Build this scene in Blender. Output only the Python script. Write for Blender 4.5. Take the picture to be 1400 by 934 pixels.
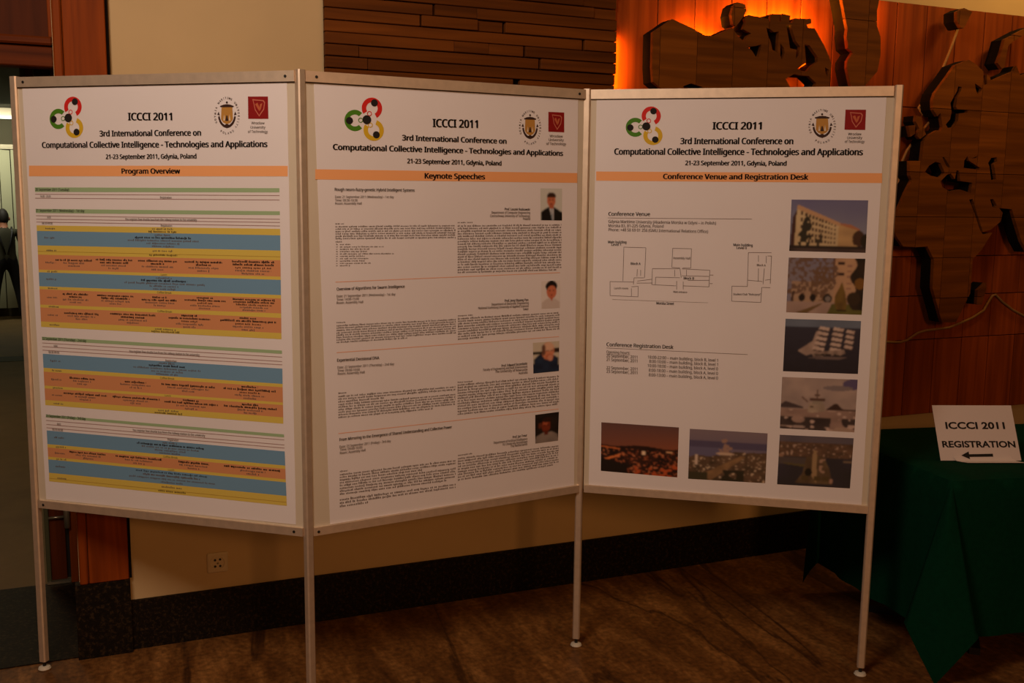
import bpy, bmesh, math, random
import numpy as np
from mathutils import Vector, Matrix
from mathutils.geometry import tessellate_polygon

for o in list(bpy.data.objects):
    bpy.data.objects.remove(o, do_unlink=True)
scene = bpy.context.scene
COL = scene.collection

# ---------------------------------------------------------------- camera
cd = bpy.data.cameras.new('camera')
cd.sensor_width = 36.0
cd.lens = 1372.6 / 1400.0 * 36.0
cam = bpy.data.objects.new('camera', cd)
COL.objects.link(cam)
RT, UP, FW = Vector((.92261, -.38559, .0108)), Vector((.04293, .13045, .99052)), Vector((.38334, .9134, -.13691))
M = Matrix((( RT.x, UP.x, -FW.x, 0.0), (RT.y, UP.y, -FW.y, -3.6778), (RT.z, UP.z, -FW.z, 1.6067), (0, 0, 0, 1)))
cam.matrix_world = M
cd.clip_start = .05
scene.camera = cam

# ---------------------------------------------------------------- world, lamps, exposure
scene.view_settings.view_transform = 'Standard'
scene.view_settings.look = 'None'
scene.view_settings.exposure = 0.0
scene.view_settings.gamma = 1.0
scene.view_settings.use_curve_mapping = False
w = bpy.data.worlds.new('world')
scene.world = w
w.use_nodes = True
bg = w.node_tree.nodes['Background']
bg.inputs[0].default_value = (1.0, .52, .24, 1)
bg.inputs[1].default_value = .045

def area(name, loc, target, size, size_y, power, color):
    l = bpy.data.lights.new(name, 'AREA')
    l.shape = 'RECTANGLE'; l.size = size; l.size_y = size_y
    l.energy = power; l.color = color
    o = bpy.data.objects.new(name, l)
    COL.objects.link(o)
    o.location = loc
    o.rotation_euler = (Vector(target) - Vector(loc)).to_track_quat('-Z', 'Y').to_euler()
    return o

def bulb(name, loc, power, color, r=.02):
    l = bpy.data.lights.new(name, 'POINT')
    l.energy = power; l.color = color; l.shadow_soft_size = r
    o = bpy.data.objects.new(name, l)
    COL.objects.link(o)
    o.location = loc
    return o

WARM = (1.0, .765, .605)
area('hall_ceiling_lamp', (-.65, -2.6, 3.4), (.4, -.4, 1.5), .9, .9, 52, WARM)
area('added_far_fill', (1.0, -9.0, 3.2), (1.0, 0, .8), 1.2, 1.2, 90, (1.0, .44, .15))  # unseen lamp added so light reaches the wall below the panels
area('added_upper_wall_fill', (4.3, -.75, 3.3), (4.0, 0, 2.7), .7, .2, 11, (1.0, .56, .15))  # out-of-view lamp added to brighten the cream wall above the map
area('corridor_tube_lamp', (-1.2, 10.4, 2.60), (-1.2, 11.3, 1.5), .9, .12, 20, (1.0, .95, .76))
area('corridor_tube_lamp', (-1.2, 4.0, 2.70), (-1.2, 4.0, 0), .9, .12, 13, (1.0, .74, .42))
GLOW = (1.0, .30, .012)
# strip lamps tucked behind the land pieces of the wall map
def strip(loc, length, power, up=True, turn=0.0):
    l = bpy.data.lights.new('map_backlight', 'AREA')
    l.shape = 'RECTANGLE'; l.size = length; l.size_y = .03; l.energy = power; l.color = GLOW
    o = bpy.data.objects.new('map_backlight', l); COL.objects.link(o); o.location = loc
    o.rotation_euler = (math.pi, 0, 0) if up else (0, -math.pi / 2, turn)
strip((1.968, -.040, 2.150), .22, .75, False, math.pi / 4)
strip((2.34, -.045, 2.262), .22, 3.2)
strip((2.58, -.045, 2.345), .12, 3.4)
strip((2.76, -.045, 2.340), .16, 6.0)
strip((2.86, -.045, 2.300), .06, 2.6)
strip((2.895, -.048, 2.27), .10, 1.4, False, 1.2)
strip((2.93, -.048, 2.17), .08, .3, False, 1.2)
strip((3.172, -.048, 2.45), .10, 1.5, False, math.pi / 6)
strip((3.19, -.048, 2.30), .08, .2, False, math.pi / 6)
for x_, z_, p_ in ((2.58, 2.27, .10), (2.74, 2.24, .10), (2.80, 2.13, .06)):    # lamps shining on the backing through the channels
    strip((x_, -.058, z_), .12, p_, True); COL.objects[-1].rotation_euler = (math.pi / 2, 0, 0)

# ---------------------------------------------------------------- helpers
def S(r, g, b):
    f = lambda c: ((c / 255 + .055) / 1.055) ** 2.4 if c > 10.3 else c / 255 / 12.92
    return (f(r), f(g), f(b))

MATS = {}
def nodes_of(name):
    m = bpy.data.materials.new(name)
    m.use_nodes = True
    nt = m.node_tree
    return m, nt, nt.nodes['Principled BSDF']

def mat(name, col, rough=.6, metal=0.0, spec=.5, noise=0.0, scale=20.0):
    """plain surface with a little procedural mottling"""
    if name in MATS:
        return MATS[name]
    m, nt, b = nodes_of(name)
    b.inputs['Roughness'].default_value = rough
    b.inputs['Metallic'].default_value = metal
    b.inputs['Specular IOR Level'].default_value = spec
    if noise:
        tc = nt.nodes.new('ShaderNodeTexCoord'); n = nt.nodes.new('ShaderNodeTexNoise')
        n.inputs['Scale'].default_value = scale; n.inputs['Detail'].default_value = 4
        r = nt.nodes.new('ShaderNodeValToRGB')
        r.color_ramp.elements[0].color = (*[c * (1 - noise) for c in col], 1)
        r.color_ramp.elements[1].color = (*[min(1, c * (1 + noise)) for c in col], 1)
        r.color_ramp.elements[0].position = .3; r.color_ramp.elements[1].position = .7
        nt.links.new(tc.outputs['Object'], n.inputs['Vector'])
        nt.links.new(n.outputs['Fac'], r.inputs['Fac'])
        nt.links.new(r.outputs['Color'], b.inputs['Base Color'])
    else:
        b.inputs['Base Color'].default_value = (*col, 1)
    MATS[name] = m
    return m

def wood(name, dark, light, axis='z', scale=1.0, rough=.6, spec=.1):
    """grain drawn out along one axis; world position keeps neighbours different"""
    m, nt, b = nodes_of(name)
    g = nt.nodes.new('ShaderNodeNewGeometry')
    mp = nt.nodes.new('ShaderNodeMapping')
    oi = nt.nodes.new('ShaderNodeObjectInfo')
    st = {'x': (1.3, 26, 26), 'y': (26, 1.3, 26), 'z': (26, 26, 1.3)}[axis]
    mp.inputs['Scale'].default_value = [s * scale for s in st]
    ad = nt.nodes.new('ShaderNodeVectorMath'); ad.operation = 'ADD'
    sc = nt.nodes.new('ShaderNodeVectorMath'); sc.operation = 'SCALE'; sc.inputs['Scale'].default_value = 7.0
    cx = nt.nodes.new('ShaderNodeCombineXYZ')
    for i in range(3):
        nt.links.new(oi.outputs['Random'], cx.inputs[i])
    nt.links.new(cx.outputs[0], sc.inputs[0])
    nt.links.new(g.outputs['Position'], ad.inputs[0]); nt.links.new(sc.outputs[0], ad.inputs[1])
    nt.links.new(ad.outputs[0], mp.inputs['Vector'])
    n = nt.nodes.new('ShaderNodeTexNoise'); n.inputs['Scale'].default_value = 1.0
    n.inputs['Detail'].default_value = 6; n.inputs['Distortion'].default_value = .6
    nt.links.new(mp.outputs[0], n.inputs['Vector'])
    r = nt.nodes.new('ShaderNodeValToRGB')
    r.color_ramp.elements[0].position = .28; r.color_ramp.elements[0].color = (*dark, 1)
    r.color_ramp.elements[1].position = .72; r.color_ramp.elements[1].color = (*light, 1)
    nt.links.new(n.outputs['Fac'], r.inputs['Fac'])
    hs = nt.nodes.new('ShaderNodeHueSaturation')
    mr = nt.nodes.new('ShaderNodeMapRange'); mr.inputs['To Min'].default_value = .82; mr.inputs['To Max'].default_value = 1.18
    nt.links.new(oi.outputs['Random'], mr.inputs['Value'])
    nt.links.new(mr.outputs[0], hs.inputs['Value'])
    nt.links.new(r.outputs['Color'], hs.inputs['Color'])
    nt.links.new(hs.outputs['Color'], b.inputs['Base Color'])
    bp = nt.nodes.new('ShaderNodeBump'); bp.inputs['Strength'].default_value = .15; bp.inputs['Distance'].default_value = .002
    nt.links.new(n.outputs['Fac'], bp.inputs['Height']); nt.links.new(bp.outputs[0], b.inputs['Normal'])
    b.inputs['Roughness'].default_value = rough
    b.inputs['Specular IOR Level'].default_value = spec
    MATS[name] = m
    return m

def stone(name, stops, scale, rough, stretch=(1, 1, 1), veins=None, rot=0.0, spec=.25, speck=0.0):
    m, nt, b = nodes_of(name)
    tc = nt.nodes.new('ShaderNodeNewGeometry'); mp = nt.nodes.new('ShaderNodeMapping')
    mp.inputs['Scale'].default_value = stretch; mp.inputs['Rotation'].default_value = (0, 0, rot)
    nt.links.new(tc.outputs['Position'], mp.inputs['Vector'])
    n = nt.nodes.new('ShaderNodeTexNoise'); n.inputs['Scale'].default_value = scale
    n.inputs['Detail'].default_value = 9; n.inputs['Roughness'].default_value = .72; n.inputs['Distortion'].default_value = .25
    nt.links.new(mp.outputs[0], n.inputs['Vector'])
    r = nt.nodes.new('ShaderNodeValToRGB')
    el = r.color_ramp.elements
    while len(el) < len(stops):
        el.new(.5)
    for e, (p, c) in zip(el, stops):
        e.position = p; e.color = (*c, 1)
    nt.links.new(n.outputs['Fac'], r.inputs['Fac'])
    out = r.outputs['Color']
    if veins:
        vscale, vcol, width = veins
        v = nt.nodes.new('ShaderNodeTexNoise'); v.inputs['Scale'].default_value = vscale
        v.inputs['Detail'].default_value = 7; v.inputs['Distortion'].default_value = 1.2
        nt.links.new(mp.outputs[0], v.inputs['Vector'])
        vr = nt.nodes.new('ShaderNodeValToRGB')
        e = vr.color_ramp.elements
        e[0].position = .5 - width; e[0].color = (0, 0, 0, 1)
        e[1].position = .5 + width; e[1].color = (0, 0, 0, 1)
        k = e.new(.5); k.color = (1, 1, 1, 1)
        nt.links.new(v.outputs['Fac'], vr.inputs['Fac'])
        mx = nt.nodes.new('ShaderNodeMix'); mx.data_type = 'RGBA'
        mx.inputs['B'].default_value = (*vcol, 1)
        nt.links.new(vr.outputs['Color'], mx.inputs['Factor'])
        nt.links.new(out, mx.inputs['A'])
        out = mx.outputs['Result']
    if speck:
        s_ = nt.nodes.new('ShaderNodeTexNoise'); s_.inputs['Scale'].default_value = 48; s_.inputs['Detail'].default_value = 5
        nt.links.new(tc.outputs['Position'], s_.inputs['Vector'])
        mr = nt.nodes.new('ShaderNodeMapRange'); mr.inputs['From Min'].default_value = .3; mr.inputs['From Max'].default_value = .7
        mr.inputs['To Min'].default_value = 1 - speck; mr.inputs['To Max'].default_value = 1 + speck * .6
        nt.links.new(s_.outputs['Fac'], mr.inputs['Value'])
        hs = nt.nodes.new('ShaderNodeHueSaturation')
        nt.links.new(out, hs.inputs['Color']); nt.links.new(mr.outputs[0], hs.inputs['Value'])
        out = hs.outputs['Color']
    nt.links.new(out, b.inputs['Base Color'])
    b.inputs['Roughness'].default_value = rough
    b.inputs['Specular IOR Level'].default_value = spec
    MATS[name] = m
    return m

class MB:
    """collects faces in world coordinates"""
    def __init__(s): s.v = []; s.f = []
    def face(s, pts):
        n = len(s.v); s.v += [tuple(p) for p in pts]; s.f.append(tuple(range(n, n + len(pts))))
    def raw(s, vs, fs):
        n = len(s.v); s.v += [tuple(p) for p in vs]; s.f += [tuple(i + n for i in f) for f in fs]
    def hexa(s, c):   # 8 corners: bottom ring then top ring
        s.raw(c, [(3, 2, 1, 0), (4, 5, 6, 7), (0, 1, 5, 4), (1, 2, 6, 5), (2, 3, 7, 6), (3, 0, 4, 7)])
    def box(s, x0, x1, y0, y1, z0, z1, c=0.0):
        if not c:
            s.hexa([(x0, y0, z0), (x1, y0, z0), (x1, y1, z0), (x0, y1, z0), (x0, y0, z1), (x1, y0, z1), (x1, y1, z1), (x0, y1, z1)])
            return
        bm = bmesh.new()
        bmesh.ops.create_cube(bm, size=1, matrix=Matrix.Translation(((x0 + x1) / 2, (y0 + y1) / 2, (z0 + z1) / 2)) @ Matrix.Diagonal((x1 - x0, y1 - y0, z1 - z0, 1)))
        bmesh.ops.bevel(bm, geom=list(bm.edges), offset=c, segments=1, affect='EDGES')
        bm.verts.index_update()
        s.raw([v.co[:] for v in bm.verts], [[v.index for v in f.verts] for f in bm.faces])
        bm.free()
    def prism(s, poly, p0, p1, a0, a1):
        """polygon in (a,b) swept between two points with frame axes a0,a1"""
        n = len(poly)
        lo = [Vector(p0) + Vector(a0) * a + Vector(a1) * b for a, b in poly]
        hi = [Vector(p1) + Vector(a0) * a + Vector(a1) * b for a, b in poly]
        s.raw(lo + hi, [tuple(range(n))[::-1], tuple(range(n, 2 * n))] + [(i, (i + 1) % n, n + (i + 1) % n, n + i) for i in range(n)])
    def lathe(s, c, prof, n=20, axis='z'):
        vs, fs = [], []
        for r, h in prof:
            for i in range(n):
                a = 2 * math.pi * i / n
                d = (r * math.cos(a), r * math.sin(a), h) if axis == 'z' else (r * math.cos(a), h, r * math.sin(a))
                vs.append((c[0] + d[0], c[1] + d[1], c[2] + d[2]))
        for j in range(len(prof) - 1):
            for i in range(n):
                fs.append((j * n + i, j * n + (i + 1) % n, (j + 1) * n + (i + 1) % n, (j + 1) * n + i))
        fs.append(tuple(range(n))[::-1]); fs.append(tuple(range((len(prof) - 1) * n, len(prof) * n)))
        s.raw(vs, fs)
    def tube(s, pts, r, n=8):
        pts = [Vector(p) for p in pts]
        vs, fs = [], []
        for i, p in enumerate(pts):
            d = (pts[min(i + 1, len(pts) - 1)] - pts[max(i - 1, 0)]).normalized()
            a = d.cross(Vector((0, 1, .01))).normalized(); b = d.cross(a)
            for k in range(n):
                t = 2 * math.pi * k / n
                vs.append(p + (a * math.cos(t) + b * math.sin(t)) * r)
        for i in range(len(pts) - 1):
            for k in range(n):
                fs.append((i * n + k, i * n + (k + 1) % n, (i + 1) * n + (k + 1) % n, (i + 1) * n + k))
        fs.append(tuple(range(n))[::-1]); fs.append(tuple(range(len(vs) - n, len(vs))))
        s.raw(vs, fs)

WLOC = {}
def empty(name, loc):
    o = bpy.data.objects.new(name, None)
    o.empty_display_size = .05
    COL.objects.link(o); o.location = loc; WLOC[o.name] = Vector(loc)
    return o

def mk(name, mb, material, parent=None, smooth=False, cols=None, label=None):
    """one mesh object; its origin sits at its own centre"""
    vs = mb.v
    lo = [min(v[i] for v in vs) for i in range(3)]; hi = [max(v[i] for v in vs) for i in range(3)]
    c = Vector([(a + b) / 2 for a, b in zip(lo, hi)])
    me = bpy.data.meshes.new(name)
    me.from_pydata([(v[0] - c.x, v[1] - c.y, v[2] - c.z) for v in vs], [], mb.f)
    me.update()
    if material:
        me.materials.append(material)
    if cols is not None:
        at = me.attributes.new('print', 'FLOAT_COLOR', 'FACE')
        at.data.foreach_set('color', np.asarray(cols, dtype=np.float32).ravel())
    if smooth:
        me.polygons.foreach_set('use_smooth', [True] * len(me.polygons))
    o = bpy.data.objects.new(name, me)
    COL.objects.link(o)
    if parent is not None:
        o.parent = parent
        o.location = c - WLOC[parent.name]
    else:
        o.location = c
    WLOC[o.name] = c
    if label: o['label'] = label
    return o

def fix(mesh_obj):
    bm = bmesh.new(); bm.from_mesh(mesh_obj.data)
    bmesh.ops.recalc_face_normals(bm, faces=bm.faces)
    bm.to_mesh(mesh_obj.data); bm.free()
    return mesh_obj

def tag(o, label, cat, group=None):
    o['label'] = label; o['category'] = cat
    if group: o['group'] = group
    return o

def struct(o, label=None, cat=None):
    o['kind'] = 'structure'
    if label: o['label'] = label
    if cat: o['category'] = cat
    return o

# ---------------------------------------------------------------- materials
PLASTER = mat('cream_plaster', S(200, 172, 126), .85, noise=.05, scale=3)
FLOOR = stone('brown_marble', [(.30, S(74, 42, 16)), (.5, S(114, 73, 34)), (.70, S(160, 110, 58))], 9.0, .5,
              stretch=(1.0, .26, 1), veins=(1.1, S(70, 42, 18), .012), rot=.06, speck=.45)
GRANITE = stone('black_granite', [(.34, S(8, 6, 4)), (.52, S(22, 16, 9)), (.63, S(58, 44, 26)), (.75, S(30, 20, 12))], 75, .55, spec=.15)
CORRIDOR_FLOOR = stone('beige_corridor_floor', [(.3, S(104, 82, 50)), (.7, S(124, 100, 62))], 2.0, .6)
DOOR_WOOD = wood('reddish_door_wood', S(98, 40, 6), S(146, 66, 14), 'z', 1.0)
DOOR_WOOD_X = wood('reddish_header_wood', S(76, 31, 5), S(116, 52, 12), 'x', 1.0)
PANEL_WOOD = wood('dark_transom_wood', S(52, 20, 4), S(80, 34, 8), 'z', 1.0)
SLAT_WOOD = wood('brown_slat_wood', S(76, 38, 8), S(112, 60, 16), 'x', 1.0)
BACK_WOOD = wood('red_pine_backing', S(112, 48, 12), S(164, 78, 24), 'z', .8)
LAND_WOOD = wood('brown_oak_land', S(88, 46, 9), S(130, 73, 18), 'x', 1.0)
CORE = mat('shade_darkened_core', S(18, 11, 6), .9, spec=.1, noise=.2, scale=30)  # near-black: the shade on the land pieces' sides is put into this colour
ALU = mat('brushed_aluminium', S(226, 206, 182), .48, metal=.7, noise=.06, scale=40)
BOARD = mat('ivory_display_board', S(206, 194, 172), .6, noise=.03, scale=6)
PAPER_M = mat('white_poster_paper', S(230, 224, 224), .55, spec=.25, noise=.012, scale=5)
BLACK = mat('black_plastic', (.012, .011, .01), .45)
INK = mat('black_print', (.022, .018, .016), .7, spec=.1)
GREY_INK = mat('small_grey_print', (.13, .10, .085), .7, spec=.1)
THIN_INK = mat('thin_line_print', (.16, .12, .11), .7, spec=.1)
ORANGE_BAND = mat('orange_print', (.90, .42, .17), .6, spec=.2)
PALE_ORANGE = mat('pale_orange_rule', (.80, .42, .27), .6, spec=.2)
ROWM = {'g': mat('green_print', (.34, .48, .27), .6, spec=.2), 'y': mat('yellow_print', (.68, .52, .10), .6, spec=.2),
        'b': mat('blue_print', (.165, .32, .48), .6, spec=.2), 'o': mat('salmon_print', (.64, .28, .125), .6, spec=.2)}
RED_P = mat('red_print', (.62, .02, .015), .6, spec=.2)
GREEN_P = mat('leaf_green_print', (.07, .22, .012), .6, spec=.2)
YELLOW_P = mat('mustard_print', (.66, .42, .02), .6, spec=.2)
MAROON = mat('maroon_print', (.26, .008, .008), .6, spec=.2)
GOLD_P = mat('gold_print', (.48, .24, .05), .6, spec=.2)
DARK_P = mat('dark_brown_print', (.045, .02, .015), .6, spec=.2)
PINK_P = mat('pink_print', (.55, .16, .10), .6, spec=.2)
PALE_P = mat('pale_cream_print', (.72, .62, .50), .6, spec=.2)
FOOT_W = mat('off_white_foot', S(206, 196, 176), .5)
CLOTH = mat('dark_green_cloth', (.0008, .028, .012), .9, spec=.06, noise=.12, scale=60)
CARD = mat('white_sign_card', S(214, 200, 196), .6, spec=.2)
ROPE = mat('beige_rope', S(140, 104, 58), .8, noise=.15, scale=120)
SOCKET = mat('cream_socket_plastic', S(206, 186, 150), .4)
STEEL = mat('worn_steel', S(150, 142, 120), .35, metal=.8)
DARK_GLASS = mat('greenish_door_edge', S(64, 66, 46), .3)

def attr_mat(name):
    m, nt, b = nodes_of(name)
    a = nt.nodes.new('ShaderNodeAttribute'); a.attribute_name = 'print'
    nt.links.new(a.outputs['Color'], b.inputs['Base Color'])
    b.inputs['Roughness'].default_value = .5; b.inputs['Specular IOR Level'].default_value = .25
    return m
PHOTO_M = attr_mat('colour_photo_print')

# ---------------------------------------------------------------- measured layout (metres on each panel: u from left post, v above lower edge; wall x,z for the map)
PAPER={1: [(0.0303, 1.3728), (0.9593, 1.3728), (0.9607, 0.0342), (0.0406, 0.0308)], 2: [(0.0401, 1.3728), (0.9611, 1.3728), (0.9702, 0.0272), (0.0695, 0.0272)], 3: [(0.033, 1.3728), (0.9631, 1.3728), (0.9633, 0.0277), (0.0302, 0.0272)]}
BAND={1: [(0.0412, 1.1316), (0.9569, 1.1333), (0.9562, 1.1026), (0.0391, 1.098)], 2: [(0.0398, 1.1243), (0.9618, 1.1275), (0.9624, 1.0943), (0.0393, 1.0944)], 3: [(0.0359, 1.1336), (0.9634, 1.1334), (0.9652, 1.1018), (0.0365, 1.1025)]}
PLAN_LINES=[((0.0791, 0.9763), (0.5608, 0.98), 0.0013), ((0.084, 0.5247), (0.566, 0.5233), 0.0013), ((0.0845, 0.5024), (0.1662, 0.5031), 0.001), ((0.136, 0.7603), (0.1364, 0.8774), 0.0014), ((0.1364, 0.8774), (0.2118, 0.877), 0.0014), ((0.2118, 0.877), (0.21, 0.7739), 0.0014), ((0.0915, 0.7576), (0.1722, 0.7583), 0.0014), ((0.0915, 0.7576), (0.0925, 0.7089), 0.0014), ((0.0925, 0.7089), (0.1892, 0.7077), 0.0014), ((0.1892, 0.7077), (0.1892, 0.7439), 0.0014), ((0.1659, 0.7364), (0.1666, 0.7092), 0.0014), ((0.1658, 0.7418), (0.1892, 0.7439), 0.0014), ((0.1724, 0.7502), (0.1741, 0.7728), 0.0014), ((0.1741, 0.7728), (0.2078, 0.7738), 0.0014), ((0.1856, 0.7619), (0.237, 0.7702), 0.0014), ((0.1835, 0.755), (0.2374, 0.7568), 0.0014), ((0.1846, 0.8024), (0.1839, 0.7776), 0.0014), ((0.1959, 0.8005), (0.1964, 0.7802), 0.0014), ((0.3027, 0.877), (0.3656, 0.8772), 0.0014), ((0.3656, 0.8772), (0.3651, 0.8112), 0.0014), ((0.3651, 0.8112), (0.3378, 0.8113), 0.0014), ((0.329, 0.811), (0.3016, 0.8125), 0.0014), ((0.3016, 0.8125), (0.3027, 0.877), 0.0014), ((0.236, 0.8061), (0.3291, 0.8088), 0.0014), ((0.3357, 0.8081), (0.4291, 0.8059), 0.0014), ((0.4291, 0.8059), (0.4285, 0.7495), 0.0014), ((0.4285, 0.7495), (0.342, 0.7503), 0.0014), ((0.3177, 0.7495), (0.2353, 0.7513), 0.0014), ((0.2353, 0.7513), (0.236, 0.8061), 0.0014), ((0.248, 0.7773), (0.3301, 0.7776), 0.0014), ((0.248, 0.7773), (0.2473, 0.7526), 0.0014), ((0.3365, 0.7845), (0.4273, 0.785), 0.0014), ((0.3568, 0.7695), (0.4277, 0.7717), 0.0014), ((0.3116, 0.8038), (0.3123, 0.7815), 0.0014), ((0.3512, 0.805), (0.3519, 0.785), 0.0014), ((0.4297, 0.7895), (0.4415, 0.7899), 0.0014), ((0.4307, 0.7607), (0.4403, 0.761), 0.0014), ((0.3194, 0.7661), (0.3203, 0.737), 0.0014), ((0.3415, 0.7646), (0.3424, 0.7378), 0.0014), ((0.3291, 0.8088), (0.3345, 0.7777), 0.0014), ((0.5539, 0.8686), (0.6291, 0.8697), 0.0014), ((0.5539, 0.8686), (0.5552, 0.7546), 0.0014), ((0.5552, 0.7546), (0.5044, 0.7542), 0.0014), ((0.5044, 0.7542), (0.5055, 0.7033), 0.0014), ((0.5055, 0.7033), (0.6015, 0.7023), 0.0014), ((0.6015, 0.7023), (0.6024, 0.753), 0.0014), ((0.6024, 0.753), (0.6301, 0.7531), 0.0014), ((0.6296, 0.8588), (0.6295, 0.7662), 0.0014), ((0.5871, 0.8599), (0.5881, 0.8381), 0.0014), ((0.6127, 0.8584), (0.6137, 0.8344), 0.0014), ((0.589, 0.8163), (0.59, 0.7724), 0.0014), ((0.5565, 0.7758), (0.6036, 0.7729), 0.0014), ((0.6081, 0.8168), (0.6062, 0.7642), 0.0014), ((0.6169, 0.8585), (0.6296, 0.8588), 0.0014), ((0.612, 0.7775), (0.6289, 0.7802), 0.0014), ((0.101, 0.6955), (0.4274, 0.6951), 0.0008)]
PHOTOS={'building': [(0.6855, 1.0458), (0.926, 1.046), (0.9274, 0.8762), (0.6859, 0.8768)], 'garden': [(0.6853, 0.855), (0.9278, 0.8568), (0.9268, 0.6723), (0.6855, 0.6722)], 'sail': [(0.6847, 0.6502), (0.9262, 0.6516), (0.9262, 0.4744), (0.6845, 0.4719)], 'ice': [(0.6828, 0.4522), (0.9266, 0.4551), (0.9258, 0.2763), (0.6832, 0.2751)], 'pier': [(0.684, 0.2526), (0.9251, 0.2559), (0.9224, 0.0822), (0.6831, 0.0787)], 'night': [(0.0713, 0.2583), (0.343, 0.2565), (0.3427, 0.0775), (0.073, 0.0819)], 'bay': [(0.3807, 0.2543), (0.6436, 0.2545), (0.6431, 0.0793), (0.3807, 0.0757)]}
PORTRAITS={'suit': [(0.8168, 1.0747), (0.9015, 1.0743), (0.9034, 0.9667), (0.8182, 0.9684)], 'shirt': [(0.8245, 0.7617), (0.8988, 0.7629), (0.9004, 0.668), (0.8258, 0.6683)], 'sweater': [(0.794, 0.5529), (0.8991, 0.5522), (0.8996, 0.4468), (0.7974, 0.4463)], 'dark': [(0.8065, 0.3007), (0.902, 0.3017), (0.9001, 0.1988), (0.8081, 0.199)]}
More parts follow.
